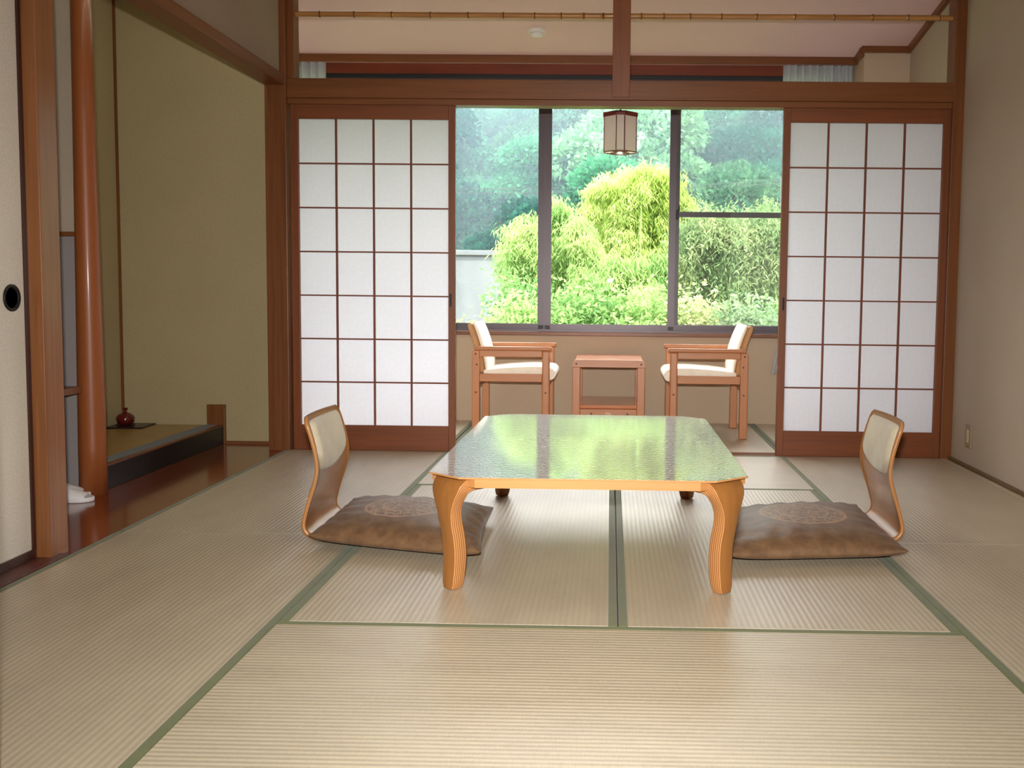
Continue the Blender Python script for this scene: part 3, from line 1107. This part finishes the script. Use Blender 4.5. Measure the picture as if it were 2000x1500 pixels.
def zaisu(xb, d, y0, y1, label):
    """xb: world x of the rearmost point of the bend; d: +1 when the seat points to +x"""
    yc, hw = (y0 + y1) / 2, (y1 - y0) / 2
    r = root('legless_chair', (xb + d * .2, yc, 0), label, 'chair', 'legless floor chairs at the low table')
    P = spline(ZP, 70)
    nu = 20
    th = .0065

    def sheet(off):
        rows = []
        n = len(P)
        for i in range(n):
            t = P[min(i + 1, n - 1)] - P[max(i - 1, 0)]
            t /= np.linalg.norm(t)
            nr = np.array((t[1], -t[0]))             # towards the sitter
            s, z = P[i]
            back = i / n > .3
            w = hw
            if z > .405 and back:
                w = hw - .035 * (1 - math.sqrt(max(0, 1 - ((z - .405) / .0365) ** 2)))
            if not back and s > .33:
                w = hw - .03 * ((s - .33) / .055) ** 2
            row = []
            for k in range(nu + 1):
                u = -1 + 2 * k / nu
                sc = 0
                if back:
                    g = np.interp(z, [.02, .09, .17, .25, .33, .44], [0, .012, .030, .030, .022, .014])
                    sc = -g * (1 - abs(u) ** 2.2)
                q = P[i] + nr * off
                row.append((xb + d * (q[0] + sc), yc + u * w, max(q[1], .0005)))
            rows.append(row)
        return rows

    a, b = sheet(th), sheet(-th)
    n, mcol = len(a), nu + 1
    V = [p for row in a for p in row] + [p for row in b for p in row]
    N = n * mcol
    Fc, fm, uv = [], [], []

    def add(q, mi, u=((0, .5),) * 4):
        Fc.append(q)
        fm.append(mi)
        uv.extend(u)
    for i in range(n - 1):
        for k in range(nu):
            p = i * mcol + k
            add((p, p + 1, p + mcol + 1, p + mcol), 0)
            add((N + p, N + p + mcol, N + p + mcol + 1, N + p + 1), 0)
        for k in (0, nu):
            p = i * mcol + k
            add((p, p + mcol, N + p + mcol, N + p), 1, ((0, 0), (0, 0), (0, .4), (0, .4)))
    for i in (0, n - 1):
        for k in range(nu):
            p = i * mcol + k
            add((p, N + p, N + p + 1, p + 1), 1, ((0, 0), (0, .4), (0, .4), (0, 0)))
    mk('bent_shell', V, Fc, None, r, mats=[M['bent'], M['laminate']], fmat=fm, uvs=uv, smooth=True)
    # padded panel on the back
    zs = P[28:, 1]
    xs_ = P[28:, 0]
    nu2, nv2 = 24, 26
    V, Fc = [], []
    pw = hw - .030

    def surf(u, z, off):
        s = np.interp(z, zs, xs_)
        g = np.interp(z, [.02, .09, .17, .25, .33, .44], [0, .012, .030, .030, .022, .014])
        return (xb + d * (s + off - g * (1 - abs(u * pw / hw) ** 2.2)), yc + u * pw, z)
    for j in range(nv2 + 1):
        for i in range(nu2 + 1):
            u = -1 + 2 * i / nu2
            zl = .222 + .085 * abs(u) ** 2.6
            z = zl + (.423 - zl) * j / nv2
            w = j / nv2
            puff = (1 - abs(u) ** 10) * (1 - abs(2 * w - 1) ** 10)
            V.append(surf(u, z, .0055 + .022 * max(puff, 0) ** .45))
    for j in range(nv2):
        for i in range(nu2):
            p = j * (nu2 + 1) + i
            Fc.append((p, p + 1, p + nu2 + 2, p + nu2 + 1))
    mk('back_pad', V, Fc, M['pad'], r, smooth=True)
    return r


zaisu(-1.106, 1, 3.325, 3.725, 'bent plywood legless chair with oatmeal back pad, on the alcove side of the table')
zaisu(1.022, -1, 3.40, 3.80, 'bent plywood legless chair with oatmeal back pad, on the plain wall side of the table')


def cushion(cor, zb, label):
    """cor: near-left, near-right, far-right, far-left corner tips (x, y)"""
    cor = np.array(cor)
    n = 44
    V, Fc = [], []
    H, e0 = .072, .040

    def pos(s, t):
        s2 = s * (1 - .055 * (1 - t * t) * s * s)
        t2 = t * (1 - .055 * (1 - s * s) * t * t)
        a, b = (s2 + 1) / 2, (t2 + 1) / 2
        return cor[0] * (1 - a) * (1 - b) + cor[1] * a * (1 - b) + cor[2] * a * b + cor[3] * (1 - a) * b
    for side in (1, -1):
        for j in range(n + 1):
            for i in range(n + 1):
                s = math.sin((-1 + 2 * i / n) * math.pi / 2)
                t = math.sin((-1 + 2 * j / n) * math.pi / 2)
                g = max(0, (1 - abs(s) ** 2.4) * (1 - abs(t) ** 2.4)) ** .42
                x, y = pos(s, t)
                corner = (abs(s) * abs(t)) ** 6
                edge = e0 + .012 * corner
                if side > 0:
                    wr = .0045 * math.sin(s * 21 + 1.3 * math.sin(t * 5)) * abs(t) ** 3 * g * 2 + .0045 * math.sin(t * 19 + s * 3) * abs(s) ** 3 * g * 2
                    z = edge + H * g + wr
                else:
                    z = max(zb + .001, edge - (edge - zb) * min(1, g * 1.6))
                V.append((x, y, z))
    N = (n + 1) ** 2
    for j in range(n):
        for i in range(n):
            p = j * (n + 1) + i
            Fc.append((p, p + 1, p + n + 2, p + n + 1))
            Fc.append((N + p, N + p + n + 1, N + p + n + 2, N + p + 1))
    c0 = cor.mean(0)
    o = mk('floor_cushion', V, Fc, M['cushion'], origin=(c0[0], c0[1], zb), smooth=True)
    return tag(o, label, 'cushion', 'brown floor cushions on the legless chairs')


cushion([(-1.055, 3.215), (-.437, 3.035), (-.474, 3.672), (-1.055, 3.80)], .016, 'brown satin floor cushion with round emblem, on the alcove side of the table')
cushion([(.352, 3.055), (.960, 3.125), (.965, 3.82), (.392, 3.665)], .016, 'brown satin floor cushion with round emblem, on the plain wall side of the table')


# ------------------------------------------------------------------ armchairs in the bay
def armchair(xf, d, y0, y1, label):
    """xf: world x of the front of the front legs; d: direction from front to back (+1 or -1)"""
    r = root('armchair', (xf + d * .23, (y0 + y1) / 2, 0), label, 'armchair', 'wooden armchairs in the window bay')
    X = lambda s: xf + d * s

    def b(name, s0, s1, ya, yb, z0, z1, mat, bev=.006, seg=3, parent=r):
        x0, x1 = sorted((X(s0), X(s1)))
        return box(name, x0, x1, ya, yb, z0, z1, mat, parent, bev, seg)
    lw = .040
    for ya, yb, out in ((y0, y0 + lw, -1), (y1 - lw, y1, 1)):
        fl = b('leg', 0, .047, ya, yb, .001, .527, M['chairZ'], .010)
        bl = b('leg', .428, .475, ya, yb, .001, .527, M['chairZ'], .006)
        b('armrest', -.012, .462, ya - .008, yb + .008, .527, .551, M['chairX'], .009)
        b('arm_rail', .047, .428, ya + .006, yb - .006, .488, .527, M['chairX'], .003)
        b('seat_rail', .047, .428, ya + .004, yb - .004, .336, .384, M['chairX'], .003)
        yo = ya if out < 0 else yb
        for s, z, leg in ((.452, .505, bl), (.445, .440, bl), (.450, .270, bl), (.024, .270, fl)):
            V, Fc = lathe([(.0055, -.0012), (.0055, .0012)], (X(s), yo, z), 'Y', 12)
            mk('plug', V, Fc, M['plug'], leg)
    b('cross_rail', .010, .036, y0 + lw, y1 - lw, .300, .350, M['chairX'], .003)
    b('cross_rail', .436, .462, y0 + lw, y1 - lw, .300, .350, M['chairX'], .003)
    # seat pad with rolled front
    prof = spline([(.41, .365), (.30, .352), (.10, .350), (.02, .344), (-.018, .350), (-.034, .375), (-.026, .405), (.01, .423), (.12, .428), (.28, .418), (.41, .404)], 60)
    V, Fc = extrude_y([(X(p[0]), p[1]) for p in prof], y0 + lw + .001, y1 - lw - .001)
    if d < 0:
        Fc = [tuple(reversed(f)) for f in Fc]
    bevel(mk('seat_pad', V, Fc, M['cream'], r), .006, 3)
    # back rest: padded front, tan shell behind
    ax0, az0, ax1, az1 = .398, .392, .478, .690
    tx, tz = ax1 - ax0, az1 - az0
    L = math.hypot(tx, tz)
    tx, tz = tx / L, tz / L
    nx, nz = -tz, tx                                 # towards the sitter

    def slab(name, o0, o1, ins, mat, bulge):
        nu, nv = 10, 22
        V, Fc = [], []
        ya, yb = y0 + lw + .004 + ins, y1 - lw - .004 - ins
        for side, off in ((0, o0), (1, o1)):
            for j in range(nv + 1):
                w = j / nv
                a_ = math.sin((w - .5) * math.pi) * .5 + .5
                for i in range(nu + 1):
                    u = math.sin((i / nu - .5) * math.pi)
                    rim = (max(0, 1 - abs(u) ** 8) * max(0, 1 - abs(2 * a_ - 1) ** 14)) ** .5
                    mid = (o0 + o1) / 2
                    oo = mid + (off - mid) * (.25 + .75 * rim) + (bulge * rim * (1 - (2 * a_ - 1) ** 2) if side else 0)
                    cv = -.018 * (2 * a_ - 1) ** 2
                    V.append((X(ax0 + tx * L * a_ + nx * oo - cv * .6), (ya + yb) / 2 + u * (yb - ya) / 2, az0 + tz * L * a_ + nz * oo))
        N = (nu + 1) * (nv + 1)
        for j in range(nv):
            for i in range(nu):
                p = j * (nu + 1) + i
                Fc.append((p, p + 1, p + nu + 2, p + nu + 1))
                Fc.append((N + p, N + p + nu + 1, N + p + nu + 2, N + p + 1))
        ring = [i for i in range(nu + 1)] + [j * (nu + 1) + nu for j in range(1, nv + 1)] + [nv * (nu + 1) + i for i in range(nu - 1, -1, -1)] + [j * (nu + 1) for j in range(nv - 1, 0, -1)]
        for k in range(len(ring)):
            p, q = ring[k], ring[(k + 1) % len(ring)]
            Fc.append((p, N + p, N + q, q))
        return mk(name, V, Fc, mat, r, smooth=True)
    slab('back_shell', -.034, .012, .0, M['tan'], 0)
    slab('back_pad', .008, .030, .002, M['cream'], .008)
    return r


armchair(.335, 1, 5.832, 6.345, 'wooden armchair with cream pads beside the hanging white curtain')
armchair(-.397, -1, 5.832, 6.345, 'wooden armchair with cream pads on the alcove side of the small table')

# ------------------------------------------------------------------ small side table
st = root('side_table', (-.037, 6.19, 0), 'small slatted wooden side table with lower shelf between the armchairs', 'side table')
SX0, SX1, SY0, SY1, SZ = -.261, .187, 5.915, 6.46, .470


def rail_poly(x0, x1, z0, z1, rr):
    pts = [(x0, z0), (x1, z0)]
    for k in range(7):
        a = k * math.pi / 12
        pts.append((x1 - rr + rr * math.cos(a), z1 - rr + rr * math.sin(a)))
    for k in range(7):
        a = math.pi / 2 + k * math.pi / 12
        pts.append((x0 + rr + rr * math.cos(a), z1 - rr + rr * math.sin(a)))
    return pts


for ya, yb, front in ((SY0, SY0 + .035, True), (SY1 - .035, SY1, False)):
    for x in ((SX0, SX0 + .048), (SX1 - .048, SX1)):
        lg = box('leg', x[0], x[1], ya, yb, .001, .425, M['chairZ'], st, .004)
    V, Fc = extrude_y(rail_poly(SX0, SX1, .425, SZ, .028), ya, yb)
    up = mk('top_rail', V, Fc, M['chairX'], st)
    lo = box('lower_rail', SX0 + .048, SX1 - .048, ya + .003, yb - .003, .122, .165, M['chairX'], st, .003)
    if front:
        for x in (SX0 + .024, SX1 - .024):
            V, Fc = lathe([(.006, -.0012), (.006, .0012)], (x, ya, .445), 'Y', 12)
            mk('plug', V, Fc, M['plug'], up)
        for x in (SX0 + .118, SX1 - .105):
            V, Fc = lathe([(.006, -.0012), (.006, .0012)], (x, ya + .003, .135), 'Y', 12)
            mk('plug', V, Fc, M['plug'], lo)
        mk('pale_mark', *multi([(-.052, -.0495, ya + .0015, ya + .003, .132, .147), (-.047, -.034, ya + .0015, ya + .003, .139, .1425), (-.036, -.020, ya + .0015, ya + .003, .1345, .138)]), M['mark'], lo)
ns = 5
sy = (SY1 - SY0 - .07) / ns
for k in range(ns):
    box('top_slat', SX0 + .012, SX1 - .012, SY0 + .035 + k * sy + .002, SY0 + .035 + (k + 1) * sy - .002, SZ - .026, SZ - .003, wood('side_table_top', c(186, 112, 66), 'X', .2, .4, .18) if k == 0 else bpy.data.materials['side_table_top'], st, .003)
box('shelf', SX0 + .040, SX1 - .040, SY0 + .02, SY1 - .02, .165, .188, bpy.data.materials['side_table_top'], st, .004)
for x in ((SX0 + .01, SX0 + .036), (SX1 - .036, SX1 - .01)):
    box('side_rail', x[0], x[1], SY0 + .035, SY1 - .035, .400, .438, M['chairY'], st, .003)

# ------------------------------------------------------------------ outside
GZ = -1.1
tag(box('ground', -60, 60, 6.75, 20, GZ - .5, GZ, M['ground']), 'garden ground outside the window', None, None, 'structure')
# hillside
HV, HF = [], []
nx_, ny_ = 40, 30


def hz(x, y):
    return GZ + max(0, (y - 17)) * .30 + max(0, y - 30) * .05 + .9 * math.sin(x * .16 + 1) * min(1, max(0, (y - 17)) / 12) + .7 * math.sin(y * .21 + x * .07)


for j in range(ny_ + 1):
    for i in range(nx_ + 1):
        x, y = -70 + 140 * i / nx_, 17 + 63 * j / ny_
        HV.append((x, y, hz(x, y) - .4))
for j in range(ny_):
    for i in range(nx_):
        a = j * (nx_ + 1) + i
        HF.append((a, a + 1, a + nx_ + 2, a + nx_ + 1))
tag(mk('hillside', HV, HF, M['hill'], smooth=True), 'green hillside rising behind the garden', None, None, 'structure')

# concrete retaining wall with coping
CWY = 14.0
ctop = at(950, 489, 1, CWY)[2]
cw = root('garden_wall', (-4, CWY, GZ), 'tall weathered grey concrete garden wall with a coping', 'wall')
for k in range(5):
    x0 = -11 + k * 2.4
    box('wall_panel', x0, x0 + 2.39, CWY, CWY + .25, GZ, ctop - .085, M['concrete'], cw, .01)
box('coping', -11, 1.0, CWY - .05, CWY + .3, ctop - .075, ctop, M['concrete'], cw, .01)
box('shadow_joint', -11, 1.0, CWY + .02, CWY + .24, ctop - .085, ctop - .075, M['bark'], cw)


def leaves(centers, dirs, length, width, droop=0.):
    """two-quad folded lanceolate leaves; centers (n,3), dirs (n,3) unit vectors along the leaf"""
    n = len(centers)
    rnd = RNG.normal(size=(n, 3))
    side = np.cross(dirs, rnd)
    side /= np.linalg.norm(side, axis=1)[:, None] + 1e-9
    L = (length * RNG.uniform(.7, 1.3, n))[:, None]
    W = (width * RNG.uniform(.7, 1.3, n))[:, None]
    tip = centers + dirs * L
    tip[:, 2] -= droop * L[:, 0]
    mid = centers + dirs * L * .42
    V = np.stack([centers, mid + side * W / 2, tip, mid - side * W / 2], 1).reshape(-1, 3)
    Fc = np.arange(n * 4).reshape(n, 4)
    return V, Fc


def mesh_np(name, V, Fc, mat):
    me = bpy.data.meshes.new(name)
    me.vertices.add(len(V))
    me.vertices.foreach_set('co', np.asarray(V, np.float32).ravel())
    me.loops.add(Fc.size)
    me.loops.foreach_set('vertex_index', Fc.ravel().astype(np.int32))
    me.polygons.add(len(Fc))
    me.polygons.foreach_set('loop_start', np.arange(0, Fc.size, 4, dtype=np.int32))
    me.update()
    me.validate()
    me.materials.append(mat)
    return me


def link(name, me, parent):
    o = bpy.data.objects.new(name, me)
    COL.objects.link(o)
    o.parent = parent
    return o


def unit(n):
    v = RNG.normal(size=(n, 3))
    return v / np.linalg.norm(v, axis=1)[:, None]


# hill trees: five crowns, copied
crowns, trunks = [], []
for q in range(6):
    lumps = []
    for k in range(16):
        a = RNG.uniform(0, 2 * math.pi)
        rr = RNG.uniform(.2, 1.45)
        h = RNG.uniform(1.3, 4.3)
        rr *= np.interp(h, [1.3, 2.5, 4.3], [1.0, 1.1, .55])
        lumps.append((rr * math.cos(a), rr * math.sin(a), h, RNG.uniform(.55, 1.0)))
    cs, ds = [], []
    for x, y, z, rad in lumps:
        n = 1700
        u = unit(n)
        u[:, 2] = np.where(u[:, 2] < -.35, -u[:, 2], u[:, 2])
        p = np.array((x, y, z)) + u * rad * RNG.uniform(.72, 1.08, (n, 1)) * np.array((1, 1, .72))
        dd = u + .9 * unit(n)
        dd[:, 2] -= .25
        cs.append(p)
        ds.append(dd / np.linalg.norm(dd, axis=1)[:, None])
    V, Fc = leaves(np.vstack(cs), np.vstack(ds), .115, .075)
    crowns.append(mesh_np('hill_crown', V, Fc, M['leaf_hill%d' % (q % 3)]))
    tv, tf = tube([(0, 0, -.8), (.05, .02, 1.2), (-.04, .05, 2.8)], .12, .05, 6)
    me = bpy.data.meshes.new('hill_trunk')
    me.from_pydata(tv, [], tf)
    me.materials.append(M['bark'])
    trunks.append(me)
row = 0
y = 19.5
while y < 62:
    half = 9.5 + (y - 19) * .38
    step = 2.5 + (y - 19) * .035
    x = -half + (row % 2) * step * .5
    while x < half:
        xx, yy = x + random.uniform(-.6, .6), y + random.uniform(-.8, .8)
        k = random.randrange(6)
        s = random.uniform(.8, 1.25) * (1 + (y - 19) * .008)
        t_ = root('hill_tree', (xx, yy, hz(xx, yy) - .4), ('dark blue-green leafy tree on the misty hillside', 'mid-green leafy tree on the misty hillside', 'pale yellowish-green leafy tree on the misty hillside')[k % 3],
                  'tree', ('dark trees covering the hillside', 'mid-green trees covering the hillside', 'pale trees covering the hillside')[k % 3])
        t_.rotation_euler = (0, 0, random.uniform(0, 6.28))
        t_.scale = (s, s, s * random.uniform(.9, 1.15))
        link('crown', crowns[k], t_)
        link('trunk', trunks[k], t_)
        x += step
    y += 2.7 + (y - 19) * .06
    row += 1


# bamboo and shrubs in the garden
def spray(points, n, length, width, spread, down, droop):
    """leaves scattered round the given points, hanging mostly downwards"""
    pts = np.asarray(points)
    idx = RNG.integers(0, len(pts), n)
    p = pts[idx] + RNG.normal(size=(n, 3)) * spread
    d = unit(n)
    d[:, 2] = d[:, 2] * .6 - down
    d /= np.linalg.norm(d, axis=1)[:, None]
    return leaves(p, d, length, width, droop)


P3 = lambda u, v, Y: at(u, v, 1, Y)


def bamboo(base, Y, arches, n, label, mat, length=.072, width=.0125, spread=.05, down=.75, low=.40):
    """every culm follows an arch (photo pixels turned into points at distance Y); leaf sprays hang from its upper part"""
    b0 = np.asarray(base, float)
    r = root('bamboo_clump', base, label, 'bamboo', 'bamboos in the garden')
    pts = []
    for arch in arches:
        dy = random.uniform(-.28, .28)
        P = [P3(u, v, Y + dy + .04 * k) for k, (u, v) in enumerate(arch)]
        foot = np.array((b0[0] + (P[0][0] - b0[0]) * .4, Y + dy * .5, GZ))
        P = spline([foot] + P, 34)
        V, Fc = tube(P - b0, .011, .0025, 6)
        mk('culm', np.array(V) + b0, Fc, M['culm'], r, smooth=True)
        for i in range(int(34 * low), 34):
            for _ in range(4):
                q = P[i] - b0 + RNG.normal(size=3) * spread
                q[2] -= abs(RNG.normal()) * spread * 1.6
                pts.append(q)
    V, Fc = spray(pts, n, length, width, spread * .8, down, .25)
    link('foliage', mesh_np('bamboo_foliage', V, Fc, mat), r)
    return r


bamboo((.28, 11.0, GZ), 11.0, [
    [(1240, 640), (1228, 450), (1200, 368), (1172, 357), (1154, 388), (1158, 420)],
    [(1245, 640), (1240, 420), (1225, 348), (1203, 352), (1182, 400), (1176, 440)],
    [(1250, 640), (1252, 420), (1258, 341), (1282, 338), (1300, 362), (1310, 402)],
    [(1260, 640), (1275, 430), (1298, 345), (1322, 362), (1338, 395), (1348, 420)],
    [(1250, 640), (1248, 430), (1240, 340), (1228, 348), (1214, 400), (1208, 470)],
    [(1255, 640), (1262, 450), (1270, 372), (1288, 412), (1295, 490)],
    [(1240, 640), (1235, 480), (1220, 410), (1202, 440), (1192, 500)],
    [(1265, 640), (1282, 500), (1300, 420), (1314, 460), (1318, 520)],
    [(1245, 640), (1250, 500), (1246, 400), (1240, 440), (1238, 520)],
    [(1250, 640), (1262, 520), (1276, 440), (1272, 480), (1268, 560)],
    [(1235, 640), (1225, 540), (1212, 470), (1220, 510), (1226, 570)],
    [(1230, 640), (1215, 520), (1196, 460), (1180, 480), (1172, 530)],
    [(1225, 640), (1205, 560), (1190, 500), (1198, 530), (1204, 590)],
    [(1270, 640), (1290, 540), (1308, 480), (1322, 510), (1330, 560)],
    [(1250, 640), (1246, 560), (1240, 480), (1252, 520), (1258, 590)]],
    36000, 'tall yellow-green bamboo clump in the middle of the garden', M['leaf_bamboo'])
bamboo((-.72, 10.2, GZ), 10.2, [
    [(1075, 640), (1064, 520), (1045, 442), (1015, 434), (993, 468), (986, 502)],
    [(1070, 640), (1058, 520), (1040, 450), (1022, 452), (1006, 490), (1000, 540)],
    [(1088, 640), (1084, 480), (1084, 412), (1098, 408), (1110, 440), (1116, 486)],
    [(1092, 640), (1086, 500), (1078, 430), (1068, 440), (1060, 490), (1058, 550)],
    [(1108, 640), (1114, 500), (1121, 440), (1136, 437), (1152, 470), (1164, 512)],
    [(1112, 640), (1122, 520), (1134, 462), (1146, 500), (1150, 560)],
    [(1060, 640), (1048, 560), (1032, 500), (1020, 520), (1014, 570)],
    [(1085, 640), (1090, 540), (1098, 470), (1092, 520), (1088, 590)],
    [(1125, 640), (1140, 560), (1160, 515), (1182, 520), (1196, 560)]],
    26000, 'arching fresh green bamboo beside the concrete garden wall', M['leaf_bamboo_g'])
bamboo((.25, 9.7, GZ), 9.7, [
    [(1170, 660), (1180, 570), (1192, 520), (1214, 514), (1232, 545), (1240, 590)],
    [(1210, 660), (1222, 570), (1240, 516), (1262, 520), (1276, 556), (1282, 600)],
    [(1260, 660), (1270, 570), (1284, 512), (1300, 520), (1308, 570)],
    [(1150, 660), (1152, 590), (1146, 540), (1132, 556), (1126, 600)],
    [(1240, 660), (1246, 600), (1256, 560), (1268, 590), (1274, 620)]],
    12000, 'low drooping green bamboo in front of the tall yellow clump', M['leaf_bamboo_g'])
arcs = []
for k in range(26):
    u = 1336 + k * 12
    t = 418 + 30 * random.random() + (25 if k < 2 else 0)
    sg = random.choice((-1, 1)) if k > 2 else 1
    arcs.append([(u, 650), (u + random.uniform(-8, 8), 540), (u + 4 * sg, t + 20), (u + 14 * sg, t), (u + 28 * sg, t + 25), (u + 36 * sg, t + 80)])
bamboo((1.6, 10.0, GZ), 10.0, arcs, 46000, 'broad mixed green and yellow bamboo thicket behind the insect screen', M['leaf_mixed'], .062, .015, .07, .5, .30)


def shrub(u, v, Y, rx, rz, n, label, mat, length=.06, width=.028, group='low shrubs below the window'):
    p = P3(u, v, Y)
    base = np.array((p[0], Y, GZ))
    r = root('garden_shrub', base, label, 'shrub', group)
    cen = np.array((0, 0, p[2] - GZ))
    for k in range(5):
        a = random.uniform(0, 6.28)
        e = cen + np.array((math.cos(a) * rx * .7, math.sin(a) * rx * .4, random.uniform(-.3, .6) * rz))
        V, Fc = tube(spline([(0, 0, 0), cen * .5 + np.array((math.cos(a) * rx * .2, 0, 0)), e], 9), .014, .003, 5)
        mk('branch', np.array(V) + base, Fc, M['bark'], r)
    pts = []
    for k in range(46):
        u_ = unit(1)[0]
        pts.append(cen + u_ * np.array((rx, rx * .7, rz)) * RNG.uniform(.45, 1.0))
    V, Fc = spray(pts, n, length, width, .09, .25, .15)
    link('foliage', mesh_np('shrub_foliage', V, Fc, mat), r)


shrub(1010, 590, 9.2, .28, .22, 1000, 'sparse light green shrub in front of the concrete garden wall', M['leaf_shrub'], .055, .024)
shrub(1035, 650, 8.6, .42, .28, 2600, 'dense bright green shrub at the foot of the arching bamboo', M['leaf_shrub'])
shrub(1130, 620, 8.8, .40, .28, 2600, 'leafy green shrub below the gap between the two bamboos', M['leaf_shrub'])
shrub(1240, 630, 8.8, .42, .28, 2600, 'leafy green shrub at the foot of the tall yellow bamboo', M['leaf_shrub'])
shrub(1360, 640, 8.8, .38, .24, 2200, 'yellowish shrub at the foot of the mixed thicket', M['leaf_mixed'])
shrub(1468, 640, 8.5, .26, .20, 1500, 'pale grey-green shrub at the foot of the mixed thicket', M['leaf_pale'])
shrub(1560, 640, 8.8, .40, .25, 2000, 'green shrub beyond the hanging curtain', M['leaf_shrub'])
shrub(880, 690, 8.8, .50, .25, 1800, 'low green shrub under the concrete garden wall', M['leaf_shrub'])

# distant pole and wires
pl = root('utility_pole', (*P3(1527, 420, 30)[:2], hz(5, 30) - .4), 'thin pale utility pole on the hillside', 'pole')
b0 = P3(1527, 440, 18.5)
t0 = P3(1528, 345, 18.5)
V, Fc = tube([b0 - np.array((0, 0, 3.2)), t0], .035, .03, 8)
pl.location = (b0[0], b0[1], b0[2] - 3.2)
ORG[pl.name] = np.array((b0[0], b0[1], b0[2] - 3.2))
mk('shaft', V, Fc, M['concrete'], pl, smooth=True)
for dv in (0, 9):
    w0, w1, w2 = P3(1660, 340 + dv, 18.38), P3(1340, 362 + dv * .6, 18.38), P3(880, 368 + dv, 18.3)
    V, Fc = tube(spline([w0, w1, w2, P3(500, 350 + dv, 18.3)], 30), .0035, .0035, 5)
    tag(mk('overhead_wire', V, Fc, M['sash'], smooth=True), 'upper pale overhead wire in front of the hillside' if dv == 0 else 'lower pale overhead wire in front of the hillside', 'wire', 'overhead wires')

# thin mist over the hillside
ht = NT('mist')
vsn = ht.n('ShaderNodeVolumeScatter')
vsn.inputs['Color'].default_value = (.66, .88, 1, 1)
vsn.inputs['Density'].default_value = .019
ht.l(vsn.outputs[0], ht.out.inputs['Volume'])
hm = mk('mist', boxv(-75, 75, 17.2, 79, -6, 30), BOXF, ht.m)
tag(hm, 'thin pale mist over the wooded hillside', 'mist', None, 'stuff')
